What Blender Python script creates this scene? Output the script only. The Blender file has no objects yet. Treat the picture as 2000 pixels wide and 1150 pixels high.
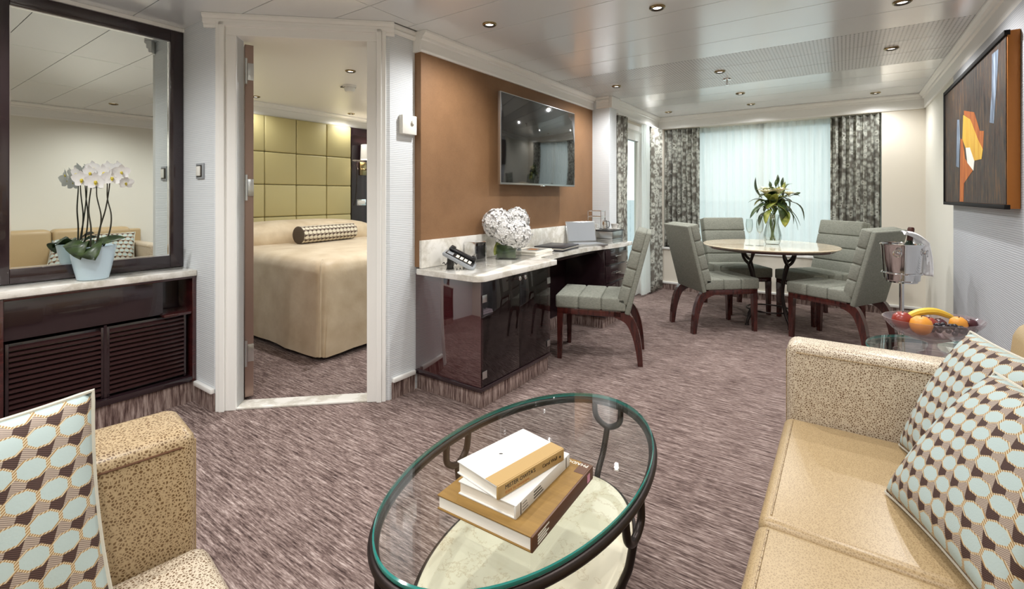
import bpy, bmesh, math, random
from mathutils import Vector, Matrix
random.seed(7)
S = bpy.context.scene
C = S.collection
PI = math.pi

# ------------------------------------------------------------------ camera, sky, exposure
CAM_H = 1.2
FPX = 925.0
cam_d = bpy.data.cameras.new('camera')
cam = bpy.data.objects.new('camera', cam_d); C.objects.link(cam)
cam_d.sensor_width = 36.0
cam_d.lens = FPX / 2000.0 * 36.0
cam_d.shift_y = -(575.0 - 383.0) / 2000.0
cam_d.clip_start = 0.02; cam_d.clip_end = 4000
cam.location = (0, 0, CAM_H)
cam.rotation_euler = (PI / 2, 0, math.radians(35.01))
S.camera = cam
S.view_settings.view_transform = 'Standard'
S.view_settings.look = 'None'
S.view_settings.gamma = 1.0
S.view_settings.use_curve_mapping = False
S.view_settings.exposure = 0.0

world = bpy.data.worlds.new('sky'); S.world = world
world.use_nodes = True
wn = world.node_tree
bg = wn.nodes['Background']
bg.inputs['Color'].default_value = (0.93, 0.975, 0.985, 1)     # even overcast sky over the sea
bg.inputs['Strength'].default_value = 1.7
LAMP_W = 49.0           # watts of one recessed ceiling lamp
CEIL = 2.215

# ------------------------------------------------------------------ node helpers
class E:
    """a float socket with arithmetic"""
    def __init__(s, nt, k): s.nt, s.k = nt, k
    def _m(s, op, *o):
        n = s.nt.nodes.new('ShaderNodeMath'); n.operation = op
        s.nt.links.new(s.k, n.inputs[0])
        for i, v in enumerate(o):
            if isinstance(v, E): s.nt.links.new(v.k, n.inputs[i + 1])
            else: n.inputs[i + 1].default_value = v
        return E(s.nt, n.outputs[0])
    def __add__(s, o): return s._m('ADD', o)
    def __sub__(s, o): return s._m('SUBTRACT', o)
    def __mul__(s, o): return s._m('MULTIPLY', o)
    def __truediv__(s, o): return s._m('DIVIDE', o)
    __radd__ = __add__; __rmul__ = __mul__
    def sin(s): return s._m('SINE')
    def abs(s): return s._m('ABSOLUTE')
    def floor(s): return s._m('FLOOR')
    def fract(s): return s._m('FRACT')
    def max(s, o): return s._m('MAXIMUM', o)
    def min(s, o): return s._m('MINIMUM', o)
    def gt(s, o): return s._m('GREATER_THAN', o)
    def lt(s, o): return s._m('LESS_THAN', o)
    def mod(s, o): return s._m('FLOORED_MODULO', o)

def lin(c):
    """sRGB 0-255 to linear rgba"""
    return tuple((((v / 255) / 12.92) if v / 255 <= .04045 else ((v / 255 + .055) / 1.055) ** 2.4) for v in c) + (1,)

class Mat:
    def __init__(s, name, col, rough=.5, metal=0., spec=.5, coat=0.):
        s.m = bpy.data.materials.new(name); s.m.use_nodes = True
        s.nt = s.m.node_tree
        s.b = s.nt.nodes['Principled BSDF']
        s.out = s.nt.nodes['Material Output']
        s.b.inputs['Base Color'].default_value = lin(col)
        s.b.inputs['Roughness'].default_value = rough
        s.b.inputs['Metallic'].default_value = metal
        s.b.inputs['Specular IOR Level'].default_value = spec
        s.b.inputs['Coat Weight'].default_value = coat
        s.b.inputs['Coat Roughness'].default_value = .04
    def n(s, t): return s.nt.nodes.new('ShaderNode' + t)
    def l(s, a, b): s.nt.links.new(a, b)
    def coord(s, kind='Object', scale=(1, 1, 1), rot=(0, 0, 0)):
        t = s.n('TexCoord'); mp = s.n('Mapping')
        mp.inputs['Scale'].default_value = scale; mp.inputs['Rotation'].default_value = rot
        s.l(t.outputs[kind], mp.inputs['Vector']); return mp.outputs['Vector']
    def xyz(s, vec):
        q = s.n('SeparateXYZ'); s.l(vec, q.inputs[0])
        return [E(s.nt, o) for o in q.outputs]
    def noise(s, vec, scale=5., detail=3., rough=.5):
        q = s.n('TexNoise'); s.l(vec, q.inputs['Vector'])
        q.inputs['Scale'].default_value = scale; q.inputs['Detail'].default_value = detail; q.inputs['Roughness'].default_value = rough
        return E(s.nt, q.outputs[0])
    def voro(s, vec, scale=5., feature='F1', out='Distance', rnd=1.):
        q = s.n('TexVoronoi'); q.feature = feature; s.l(vec, q.inputs['Vector'])
        q.inputs['Scale'].default_value = scale; q.inputs['Randomness'].default_value = rnd
        return E(s.nt, q.outputs[out])
    def ramp(s, e, stops, const=False):
        r = s.n('ValToRGB'); s.l(e.k, r.inputs[0])
        if const: r.color_ramp.interpolation = 'CONSTANT'
        el = r.color_ramp.elements
        while len(el) < len(stops): el.new(.5)
        for q, (p, c) in zip(el, stops): q.position = p; q.color = lin(c)
        return r.outputs[0]
    def mix(s, f, a, b):
        q = s.n('Mix'); q.data_type = 'RGBA'
        if isinstance(f, E): s.l(f.k, q.inputs[0])
        else: q.inputs[0].default_value = f
        for v, i in ((a, 6), (b, 7)):
            if isinstance(v, tuple): q.inputs[i].default_value = lin(v)
            else: s.l(v, q.inputs[i])
        return q.outputs[2]
    def col(s, k): s.l(k, s.b.inputs['Base Color']); return s
    def bump(s, e, strength=.2, dist=.002):
        q = s.n('Bump'); q.inputs['Strength'].default_value = strength; q.inputs['Distance'].default_value = dist
        s.l(e.k, q.inputs['Height']); s.l(q.outputs[0], s.b.inputs['Normal']); return s

def clear_glass(name, tint=(250, 252, 250), ior=1.45, rough=0.0, gloss=1.0, haze=0., haze_col=(230, 226, 226), rim=None):
    """thin clear glass: sees through, reflects by Fresnel, lets light pass"""
    a = Mat(name, tint)
    tr = a.n('BsdfTransparent'); tr.inputs[0].default_value = lin(tint)
    if rim:                      # longer path through the glass at its silhouette
        lw0 = a.n('LayerWeight'); lw0.inputs['Blend'].default_value = .5; f_ = E(a.nt, lw0.outputs['Facing'])
        a.l(a.mix(f_ * f_ * f_, tint, rim), tr.inputs[0])
    gl = a.n('BsdfGlossy'); gl.inputs['Roughness'].default_value = rough
    gl.inputs['Color'].default_value = (gloss, gloss, gloss, 1)
    lw = a.n('LayerWeight'); lw.inputs['Blend'].default_value = .5
    f0 = ((ior - 1) / (ior + 1)) ** 2
    fc = E(a.nt, lw.outputs['Facing']); fr = (fc * fc * fc * fc * fc) * (1 - f0) + f0      # Schlick
    mx = a.n('MixShader')
    a.l(fr.k, mx.inputs[0]); a.l(tr.outputs[0], mx.inputs[1]); a.l(gl.outputs[0], mx.inputs[2])
    last = mx
    if haze:
        df = a.n('BsdfDiffuse'); df.inputs[0].default_value = lin(haze_col); m2 = a.n('MixShader'); m2.inputs[0].default_value = haze
        a.l(mx.outputs[0], m2.inputs[1]); a.l(df.outputs[0], m2.inputs[2]); last = m2
    a.l(last.outputs[0], a.out.inputs['Surface'])
    return a.m

M = {}
def simple(k, *a, **kw): M[k] = Mat(k, *a, **kw).m
simple('white_trim', (240, 239, 235), .35)
simple('cream_paint', (226, 219, 205), .55)
simple('beige_paint', (230, 227, 216), .6)
simple('chrome', (225, 225, 225), .08, 1.)
simple('brushed_steel', (190, 192, 192), .28, 1.)
simple('bronze_metal', (52, 44, 42), .38, .75)
simple('black_plastic', (22, 22, 24), .3)
simple('black_leather', (38, 38, 44), .35)
simple('white_plastic', (232, 230, 222), .35)
simple('grey_plastic', (150, 154, 158), .4)
simple('screen_black', (10, 11, 13), .06, 0, .8, 1.)
simple('pot_blue', (205, 228, 240), .25, 0, .5, .4)
simple('soil', (52, 40, 30), .9)
simple('stem_dark', (44, 42, 28), .5)
simple('stem_green', (96, 118, 56), .5)
simple('white_petal', (222, 221, 219), .6)
simple('yellow_lip', (196, 178, 60), .5)
simple('paper_white', (214, 212, 207), .7)
simple('ink', (40, 32, 26), .6)
simple('ink_light', (232, 226, 212), .6)
simple('pink_mark', (216, 150, 170), .6)
simple('book_tan', (176, 144, 90), .6)
simple('napkin', (244, 244, 246), .75)
simple('lamp_brass', (150, 132, 96), .25, 1.)
simple('lamp_dark', (58, 52, 46), .35, .6)
simple('banana', (232, 190, 60), .45)
simple('orange_fruit', (222, 150, 52), .45)
simple('apple_red', (142, 52, 40), .3)
simple('plum', (70, 26, 34), .3)
simple('grape', (28, 22, 34), .2)
simple('lamp_shade', (250, 248, 242), .7)
simple('cork_foil', (66, 34, 24), .4, .2)
simple('bottle_green', (20, 34, 24), .12, 0, .6)
simple('seam_dark', (70, 70, 68), .6)
simple('metal_door', (150, 128, 118), .32, .75)
simple('teal_edge', (30, 120, 112), .1, 0, .8, .6)
simple('copper_side', (168, 104, 42), .45, .25)
simple('ocean', (150, 168, 178), .4)
simple('piping_weave', (196, 192, 178), .8)
simple('slat_wood', (58, 36, 36), .3)
simple('frame_black', (20, 18, 18), .7, 0, .2)
simple('deck', (190, 180, 164), .7)
simple('wood_rail', (190, 140, 80), .5)

def build_mats():
    # wallpaper: fine horizontal rib
    for k, c1, c2 in (('wallpaper', (228, 231, 233), (212, 217, 221)), ('wallpaper_grey', (192, 194, 198), (172, 175, 180))):
        a = Mat(k, c1, .6)
        v = a.coord()
        x, y, z = a.xyz(v)
        w = a.noise(a.coord(scale=(6, 6, 60)), 1.2, 2) * 3.0
        rib = ((z * (2 * PI / .011)) + w).sin() * .5 + .5
        a.col(a.mix(rib, c2, c1)); a.bump(rib, .3, .002); M[k] = a.m
    # ceiling: satin lacquered metal
    a = Mat('ceiling_satin', (224, 227, 229), .22, .0, .75); v = a.coord()
    a.b.inputs['Coat Weight'].default_value = .8; a.b.inputs['Coat Roughness'].default_value = .16; a.b.inputs['Coat IOR'].default_value = 1.7
    M['ceiling_satin'] = a.m
    a = Mat('ceiling_perforated', (186, 186, 182), .25, .0, .7)
    x, y, z = a.xyz(a.coord(scale=(1 / .022, 1 / .022, 1)))
    fx = x.fract() - .5; fy = y.fract() - .5
    d = (fx * fx + fy * fy).lt(.055)
    a.col(a.mix(d, (214, 217, 219), (126, 128, 128))); M['ceiling_perforated'] = a.m
    # carpet with streaks along x
    a = Mat('carpet', (150, 130, 124), .95, 0, .15)
    n1 = a.noise(a.coord(scale=(8, 105, 1)), 1.0, 4, .65)
    n2 = a.noise(a.coord(scale=(40, 260, 1)), 1.0, 2)
    n3 = a.noise(a.coord(scale=(1, 1, 1)), 2.2, 2)
    e = n1 * .62 + n2 * .3 + n3 * .08
    a.col(a.ramp(e, [(.37, (58, 45, 43)), (.47, (106, 89, 84)), (.55, (142, 124, 118)), (.65, (186, 170, 163))]))
    a.bump(e, .55, .006); M['carpet'] = a.m
    a = Mat('carpet_skirt', (150, 130, 124), .95, 0, .15)
    n1 = a.noise(a.coord(scale=(80, 80, 7)), 1.0, 4, .65)
    a.col(a.ramp(n1, [(.36, (78, 60, 57)), (.48, (124, 104, 98)), (.62, (170, 152, 144))])); a.bump(n1, .5, .005); M['carpet_skirt'] = a.m
    # polished mahogany
    a = Mat('mahogany', (58, 24, 26), .16, 0, .6, .7)
    n1 = a.noise(a.coord(scale=(6, 6, 40)), 1.5, 4)
    a.col(a.ramp(n1, [(.3, (48, 18, 20)), (.7, (72, 30, 30))])); M['mahogany'] = a.m
    a = Mat('mahogany_gloss', (62, 24, 27), .04, 0, .9, 1.)
    a.b.inputs['Coat IOR'].default_value = 1.9
    M['mahogany_gloss'] = a.m
    a = Mat('espresso', (40, 26, 30), .18, 0, .5, .5); M['espresso'] = a.m
    a = Mat('chair_wood', (84, 34, 28), .2, 0, .5, .5)
    n1 = a.noise(a.coord(scale=(30, 30, 5)), 1.5, 3)
    a.col(a.ramp(n1, [(.3, (46, 20, 19)), (.7, (80, 36, 30))])); M['chair_wood'] = a.m
    # orange brown wall fabric
    a = Mat('amber_wall', (160, 104, 58), .55, 0, .35)
    n1 = a.noise(a.coord(), 2.5, 5, .6); n2 = a.noise(a.coord(), 120, 2)
    e = n1 * .8 + n2 * .2
    a.col(a.ramp(e, [(.3, (122, 90, 62)), (.7, (146, 110, 78))])); a.bump(n2, .25, .001); M['amber_wall'] = a.m
    # white veined marble
    a = Mat('marble', (228, 224, 216), .1, 0, .5, .3)
    w = a.noise(a.coord(scale=(1, 1, 1)), 3.5, 6, .65)
    v2 = (w - .5).abs() * 9.
    n2 = a.noise(a.coord(), 9, 4)
    a.col(a.mix((v2 + n2 * .5).min(1.), (192, 186, 172), (236, 233, 226))); M['marble'] = a.m
    a = Mat('travertine', (226, 214, 188), .3, 0, .45)
    w = a.noise(a.coord(), 7, 6, .7); v2 = (w - .5).abs() * 45.; w3 = a.noise(a.coord(), 14, 4)
    a.col(a.mix((v2 + w3 * .6).min(1.), (186, 164, 130), (222, 211, 187))); M['travertine'] = a.m
    a = Mat('table_stone', (214, 198, 172), .12, 0, .5, .4)
    w = a.noise(a.coord(), 9, 5); a.col(a.ramp(w, [(.3, (202, 182, 152)), (.7, (224, 212, 190))])); M['table_stone'] = a.m
    # chair tweed
    for k, c1, c2 in (('tweed', (110, 112, 102), (150, 151, 140)),):
        a = Mat(k, c1, .9, 0, .2)
        n1 = a.noise(a.coord(), 320, 2); n2 = a.noise(a.coord(scale=(1, 1, 3)), 60, 2)
        e = n1 * .65 + n2 * .35
        a.col(a.ramp(e, [(.35, c1), (.65, c2)])); a.bump(e, .35, .002); M[k] = a.m
    # pebbled leather
    for k, c1, c2, sc in (('pebble_leather', (104, 78, 48), (178, 156, 122), 160), ('pebble_glare', (116, 92, 68), (208, 194, 172), 160), ('seat_leather', (150, 126, 90), (178, 154, 116), 190)):  # second, paler pebble copy: lighting glare on the sofa arms put into its colour
        a = Mat(k, c2, .36, 0, .5)
        e = a.voro(a.coord(), sc, 'DISTANCE_TO_EDGE')
        a.col(a.ramp(e, [(.07, c2), (.27, c1)]))
        a.bump(e, -.5 if k != 'seat_leather' else -.25, .0025); M[k] = a.m
    a = Mat('plain_leather', (176, 152, 114), .4, 0, .45)
    d = a.voro(a.coord(), 170, 'F1'); a.bump(d, .15, .002); M['plain_leather'] = a.m
    # geometric pillow weave
    def pattern(k, blue, N, ny, tan=(150, 118, 76), dark=(58, 42, 38), taupe=(124, 110, 100), cream=(200, 188, 160)):
        a = Mat(k, blue, .75, 0, .25)
        t = a.n('UVMap'); q = a.n('SeparateXYZ'); a.l(t.outputs[0], q.inputs[0])
        u = E(a.nt, q.outputs[0]) * N; v = E(a.nt, q.outputs[1]) * ny
        fu = u.fract() - .5; fv = (v + (u - .5) * .38).fract() - .5
        x = fu.abs(); y = ((v + u.floor() * .38).fract() - .5).abs()
        d = (x / .32).max(y / .43).max((x / .32 + y / .43) * .70)
        hatch = (u * 60. + v * 50.).sin().gt(.1)
        fine = (u * 90. - v * 40.).sin().gt(.0)
        bar = a.mix(fv.gt(0.), a.mix(fine, dark, (86, 66, 60)), a.mix(fine, taupe, (176, 160, 146)))
        ring = a.mix(hatch, tan, cream)
        c = a.mix(d.lt(1.0), a.mix(d.lt(1.2), bar, ring), blue)
        a.col(c)
        w = a.noise(a.coord(), 300, 2); a.bump(w, .3, .001)
        return a.m
    M['hex_weave'] = pattern('hex_weave', (172, 187, 185), 8.5, 9.)
    M['bolster_weave'] = pattern('bolster_weave', (214, 206, 186), 11., 14., (120, 104, 78), (58, 48, 42), (92, 80, 68), (200, 190, 160))
    # printed drapes
    a = Mat('print_drape', (170, 168, 158), .85, 0, .2)
    t = a.n('UVMap'); mp = a.n('Mapping'); mp.inputs['Scale'].default_value = (1, 1, 1); a.l(t.outputs[0], mp.inputs[0])
    d = a.voro(mp.outputs[0], 21, 'F1'); d2 = a.voro(mp.outputs[0], 22, 'DISTANCE_TO_EDGE'); n = a.noise(mp.outputs[0], 5, 3)
    c = a.ramp(d + (n - .5) * .5, [(.10, (120, 119, 110)), (.26, (212, 212, 202)), (.45, (172, 174, 165)), (.72, (116, 112, 104))])
    a.col(c)
    tl = a.n('BsdfTranslucent'); a.l(c, tl.inputs[0]); mx = a.n('MixShader'); mx.inputs[0].default_value = .12
    a.l(a.b.outputs[0], mx.inputs[1]); a.l(tl.outputs[0], mx.inputs[2]); a.l(mx.outputs[0], a.out.inputs['Surface'])
    M['print_drape'] = a.m
    # sheer
    a = Mat('sheer', (240, 244, 242), .8, 0, .1)
    tl = a.n('BsdfTranslucent'); tl.inputs[0].default_value = lin((244, 249, 248))
    tr = a.n('BsdfTransparent'); tr.inputs[0].default_value = (1, 1, 1, 1)
    m1 = a.n('MixShader'); m1.inputs[0].default_value = .62; m2 = a.n('MixShader'); m2.inputs[0].default_value = .08
    a.l(a.b.outputs[0], m1.inputs[1]); a.l(tl.outputs[0], m1.inputs[2]); a.l(m1.outputs[0], m2.inputs[1]); a.l(tr.outputs[0], m2.inputs[2])
    a.l(m2.outputs[0], a.out.inputs['Surface']); M['sheer'] = a.m
    # mirror
    a = Mat('mirror_glass', (226, 230, 226), .0, 1.); M['mirror_glass'] = a.m
    M['glass'] = clear_glass('glass', (247, 252, 250))
    M['table_glass'] = clear_glass('table_glass', (249, 252, 251), 1.5)
    M['crystal'] = clear_glass('crystal', (250, 252, 251), 1.6, rim=(120, 126, 122))
    M['bowl_glass'] = clear_glass('bowl_glass', (244, 238, 240), 1.6, haze=.08, haze_col=(226, 206, 210), rim=(150, 140, 142))
    M['smoked_glass'] = clear_glass('smoked_glass', (208, 202, 205), 1.5)
    # bedding
    a = Mat('bedspread', (214, 194, 162), .5, 0, .35)
    n = a.noise(a.coord(), 6, 4); a.col(a.ramp(n, [(.3, (200, 178, 144)), (.7, (222, 204, 174))]))
    n2 = a.noise(a.coord(), 14, 3); a.bump(n2, .25, .012)
    a.b.inputs['Sheen Weight'].default_value = .3; M['bedspread'] = a.m
    a = Mat('headboard_leather', (190, 178, 126), .45); n = a.noise(a.coord(), 90, 2); a.bump(n, .1, .001); M['headboard_leather'] = a.m
    # leaves
    a = Mat('leaf_dark', (48, 66, 34), .35); n = a.noise(a.coord(), 20, 2)
    a.col(a.ramp(n, [(.35, (36, 50, 28)), (.7, (72, 92, 48))])); M['leaf_dark'] = a.m
    a = Mat('leaf_light', (140, 148, 60), .45); n = a.noise(a.coord(), 20, 2)
    a.col(a.ramp(n, [(.35, (104, 120, 44)), (.7, (176, 176, 84))])); M['leaf_light'] = a.m
    a = Mat('lily_petal', (222, 216, 178), .5); n = a.noise(a.coord(), 30, 2)
    a.col(a.ramp(n, [(.35, (206, 204, 150)), (.7, (238, 232, 206))])); M['lily_petal'] = a.m
    # canvas
    def streaky(k, cs, rough=.6):
        a = Mat(k, cs[0][1], rough, 0, .3)
        n = a.noise(a.coord(scale=(1, 14, 2.0)), 2.2, 5, .65); a.col(a.ramp(n, cs)); n2 = a.noise(a.coord(scale=(1, 60, 6)), 2, 3); a.bump(n2, .4, .002); M[k] = a.m
    streaky('canvas', [(.38, (22, 18, 18)), (.46, (74, 54, 42)), (.53, (46, 47, 46)), (.62, (96, 70, 46))])
    streaky('paint_yellow', [(.3, (196, 140, 36)), (.7, (222, 186, 74))])
    streaky('paint_orange', [(.3, (140, 62, 30)), (.7, (196, 116, 40))])
    streaky('paint_white', [(.3, (214, 216, 210)), (.7, (240, 238, 226))])
    streaky('paint_blue', [(.3, (62, 66, 74)), (.5, (104, 118, 136)), (.7, (170, 182, 196))])
    streaky('book_gold', [(.3, (124, 94, 46)), (.7, (152, 118, 62))])
    M['copper_side'] = M['copper_side']
    a = Mat('book_spine_brown', (92, 58, 34), .4); M['book_spine_brown'] = a.m
    a = Mat('page_edges', (240, 236, 226), .8); x, y, z = a.xyz(a.coord()); e = (z * (2 * PI / .0016)).sin() * .5 + .5
    a.col(a.mix(e, (226, 220, 206), (246, 243, 236))); M['page_edges'] = a.m
    # lit bulb
    a = Mat('bulb', (255, 250, 240)); a.b.inputs['Emission Color'].default_value = (1, .93, .82, 1); a.b.inputs['Emission Strength'].default_value = 6.; M['bulb'] = a.m
build_mats()

# ------------------------------------------------------------------ mesh helpers
class MB:
    def __init__(s): s.bm = bmesh.new(); s.bm.loops.layers.uv.new('UVMap')
    def _add(s, vs, fs):
        o = [s.bm.verts.new(v) for v in vs]
        for f in fs:
            try: s.bm.faces.new([o[i] for i in f])
            except ValueError: pass
        return o
    def box(s, x0, x1, y0, y1, z0, z1, bev=0, seg=2):
        v = [(x, y, z) for x in (x0, x1) for y in (y0, y1) for z in (z0, z1)]
        o = s._add(v, [(0, 1, 3, 2), (4, 6, 7, 5), (0, 4, 5, 1), (2, 3, 7, 6), (0, 2, 6, 4), (1, 5, 7, 3)])
        if bev:
            es = list({e for q in o for e in q.link_edges})
            bmesh.ops.bevel(s.bm, geom=es, offset=bev, segments=seg, affect='EDGES', profile=.5)
        return s
    def obox(s, mat, bev=0, seg=2):
        """unit cube (-.5..+.5) through a matrix"""
        v = [mat @ Vector((x, y, z)) for x in (-.5, .5) for y in (-.5, .5) for z in (-.5, .5)]
        o = s._add(v, [(0, 1, 3, 2), (4, 6, 7, 5), (0, 4, 5, 1), (2, 3, 7, 6), (0, 2, 6, 4), (1, 5, 7, 3)])
        if bev:
            es = list({e for q in o for e in q.link_edges})
            bmesh.ops.bevel(s.bm, geom=es, offset=bev, segments=seg, affect='EDGES', profile=.5)
        return s
    def prism(s, poly, a0, a1, axis='z', bev=0, seg=2):
        """polygon extruded along an axis; poly in the two other axes in cyclic order"""
        def p(u, v, w): return {'z': (u, v, w), 'x': (w, u, v), 'y': (u, w, v)}[axis]
        n = len(poly)
        o = s._add([p(u, v, a0) for u, v in poly] + [p(u, v, a1) for u, v in poly],
                   [tuple(range(n))[::-1], tuple(range(n, 2 * n))] + [(i, (i + 1) % n, n + (i + 1) % n, n + i) for i in range(n)])
        if bev:
            es = list({e for q in o for e in q.link_edges})
            bmesh.ops.bevel(s.bm, geom=es, offset=bev, segments=seg, affect='EDGES', profile=.5)
        return s
    def tube(s, path, r, n=10, closed=False, cap=True, sx=1., sy=1.):
        P = [Vector(p) for p in path]; m = len(P)
        R = r if isinstance(r, (list, tuple)) else [r] * m
        rings = []; up = None
        for i in range(m):
            if closed: t = P[(i + 1) % m] - P[i - 1]
            else: t = P[min(i + 1, m - 1)] - P[max(i - 1, 0)]
            t.normalize()
            if up is None:
                up = Vector((0, 0, 1)) if abs(t.z) < .9 else Vector((1, 0, 0))
            a = t.cross(up)
            if a.length < 1e-5: a = t.orthogonal()
            a.normalize(); b = a.cross(t).normalized(); up = b
            rings.append([s.bm.verts.new(P[i] + a * (math.cos(2 * PI * k / n) * R[i] * sx) + b * (math.sin(2 * PI * k / n) * R[i] * sy)) for k in range(n)])
        for i in range(m if closed else m - 1):
            A, B = rings[i], rings[(i + 1) % m]
            for k in range(n): s.bm.faces.new((A[k], A[(k + 1) % n], B[(k + 1) % n], B[k]))
        if cap and not closed:
            s.bm.faces.new(rings[0][::-1]); s.bm.faces.new(rings[-1])
        return s
    def lathe(s, prof, n=32, c=(0, 0, 0), sx=1., sy=1.):
        """prof: list of (r, z) from bottom to top; r == 0 ends close"""
        rings = []
        for r, z in prof:
            if r < 1e-6: rings.append([s.bm.verts.new((c[0], c[1], c[2] + z))])
            else: rings.append([s.bm.verts.new((c[0] + r * sx * math.cos(2 * PI * k / n), c[1] + r * sy * math.sin(2 * PI * k / n), c[2] + z)) for k in range(n)])
        for A, B in zip(rings, rings[1:]):
            for k in range(n):
                k2 = (k + 1) % n
                if len(A) == 1 and len(B) == 1: continue
                if len(A) == 1: s.bm.faces.new((A[0], B[k2], B[k]))
                elif len(B) == 1: s.bm.faces.new((A[k], A[k2], B[0]))
                else: s.bm.faces.new((A[k], A[k2], B[k2], B[k]))
        return s
    def grid(s, fn, nu, nv, closed_u=False):
        """fn(u, v) -> point; uv stored"""
        uvl = s.bm.loops.layers.uv.active
        g = [[s.bm.verts.new(fn(i / nu, j / nv)) for j in range(nv + 1)] for i in range(nu + 1)]
        for i in range(nu):
            for j in range(nv):
                f = s.bm.faces.new((g[i][j], g[i + 1][j], g[i + 1][j + 1], g[i][j + 1]))
                for lp, (a, b) in zip(f.loops, ((i, j), (i + 1, j), (i + 1, j + 1), (i, j + 1))): lp[uvl].uv = (a / nu, b / nv)
        return s
    def sphere(s, c, r, n=16, sc=(1, 1, 1)):
        m = n // 2
        return s.lathe2(c, r, n, m, sc)
    def lathe2(s, c, r, n, m, sc):
        rings = []
        for j in range(m + 1):
            th = PI * j / m; rr = math.sin(th) * r; z = -math.cos(th) * r
            if j in (0, m): rings.append([s.bm.verts.new((c[0], c[1], c[2] + z * sc[2]))])
            else: rings.append([s.bm.verts.new((c[0] + rr * math.cos(2 * PI * k / n) * sc[0], c[1] + rr * math.sin(2 * PI * k / n) * sc[1], c[2] + z * sc[2])) for k in range(n)])
        for A, B in zip(rings, rings[1:]):
            for k in range(n):
                k2 = (k + 1) % n
                if len(A) == 1: s.bm.faces.new((A[0], B[k2], B[k]))
                elif len(B) == 1: s.bm.faces.new((A[k], A[k2], B[0]))
                else: s.bm.faces.new((A[k], A[k2], B[k2], B[k]))
        return s
    def leaf(s, base, tip, width, up=(0, 0, 1), sag=.0, n=7, fold=.15):
        """a pointed curved leaf with a centre fold"""
        b = Vector(base); t = Vector(tip); d = t - b; L = d.length
        side = d.cross(Vector(up))
        if side.length < 1e-5: side = d.orthogonal()
        side.normalize(); nrm = side.cross(d).normalized()
        prev = None
        for i in range(n + 1):
            q = i / n
            w = width * (math.sin(PI * min(1, q * .96 + .04)) ** .75) * .5
            c = b + d * q + nrm * (sag * L * math.sin(PI * q))
            row = [s.bm.verts.new(c - side * w + nrm * w * fold), s.bm.verts.new(c), s.bm.verts.new(c + side * w + nrm * w * fold)]
            if prev:
                s.bm.faces.new((prev[0], prev[1], row[1], row[0])); s.bm.faces.new((prev[1], prev[2], row[2], row[1]))
            prev = row
        return s
    def mesh(s, smooth=True, ang=38, shift=None):
        bm = s.bm
        if shift is not None:
            for v in bm.verts: v.co -= shift
        bmesh.ops.recalc_face_normals(bm, faces=bm.faces)
        if smooth:
            la = math.radians(ang)
            for f in bm.faces: f.smooth = True
            for e in bm.edges:
                if len(e.link_faces) == 2 and e.calc_face_angle(0) > la: e.smooth = False
        me = bpy.data.meshes.new('m'); bm.to_mesh(me); bm.free(); return me
    def build(s, name, mat, parent=None, world=False, smooth=True, ang=38, loc=None, solid=0):
        """world=True: geometry was given in world coordinates and the parent is unrotated"""
        sh = None
        if world and parent is not None:
            sh = Vector(parent.location)
            if parent.parent is not None: sh = Vector(parent.location) + Vector(parent.parent.location)
        me = s.mesh(smooth, ang, sh); me.name = name
        o = bpy.data.objects.new(name, me); C.objects.link(o)
        me.materials.append(M[mat] if isinstance(mat, str) else mat)
        if parent is not None: o.parent = parent
        if loc is not None: o.location = loc
        if solid:
            q = o.modifiers.new('thickness', 'SOLIDIFY'); q.thickness = solid; q.offset = 0
        return o

def tag(o, label=None, cat=None, group=None, kind=None):
    if label: o['label'] = label
    if cat: o['category'] = cat
    if group: o['group'] = group
    if kind: o['kind'] = kind
    return o
def thing(name, label, cat, loc=(0, 0, 0), rotz=0., group=None):
    o = bpy.data.objects.new(name, None); C.objects.link(o)
    o.empty_display_size = .05
    o.location = loc; o.rotation_euler = (0, 0, rotz)
    return tag(o, label, cat, group)
def struct(mb, name, mat, label=None, parent=None, smooth=False):
    o = mb.build(name, mat, parent, smooth=smooth)
    if parent is None: o['kind'] = 'structure'
    if label: o['label'] = label
    return o
def copy_tree(o, parent=None):
    c = o.copy(); C.objects.link(c)
    if parent is not None: c.parent = parent
    for ch in list(o.children): copy_tree(ch, c)
    return c
def place(mb_loc):
    return Matrix.Translation(Vector(mb_loc))
def frame_matrix(o, ex, ey, ez):
    m = Matrix.Identity(4)
    for i in range(3):
        m[i][0] = ex[i]; m[i][1] = ey[i]; m[i][2] = ez[i]; m[i][3] = o[i]
    return m
def bez(p0, p1, p2, p3, n=10):
    out = []
    for i in range(n + 1):
        t = i / n; a = (1 - t)
        out.append(Vector(p0) * a ** 3 + Vector(p1) * 3 * a * a * t + Vector(p2) * 3 * a * t * t + Vector(p3) * t ** 3)
    return out
def spline(pts, n=6):
    P = [Vector(p) for p in pts]; out = []
    for i in range(len(P) - 1):
        a = P[max(i - 1, 0)]; b = P[i]; c = P[i + 1]; d = P[min(i + 2, len(P) - 1)]
        for k in range(n):
            t = k / n
            out.append(.5 * ((2 * b) + (c - a) * t + (2 * a - 5 * b + 4 * c - d) * t * t + (3 * b - a - 3 * c + d) * t ** 3))
    out.append(P[-1]); return out
def text_part(txt, size, mat, parent, matrix, name='lettering', align='LEFT', depth=.0003):
    cu = bpy.data.curves.new('t', 'FONT'); cu.body = txt; cu.size = size; cu.extrude = depth; cu.align_x = align; cu.resolution_u = 2
    tmp = bpy.data.objects.new('t', cu); C.objects.link(tmp)
    dg = bpy.context.evaluated_depsgraph_get(); dg.update()
    me = bpy.data.meshes.new_from_object(tmp.evaluated_get(dg)); bpy.data.objects.remove(tmp); bpy.data.curves.remove(cu)
    me.materials.clear(); me.materials.append(M[mat]); me.name = name
    o = bpy.data.objects.new(name, me); C.objects.link(o); o.parent = parent; o.matrix_local = matrix
    return o

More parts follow.
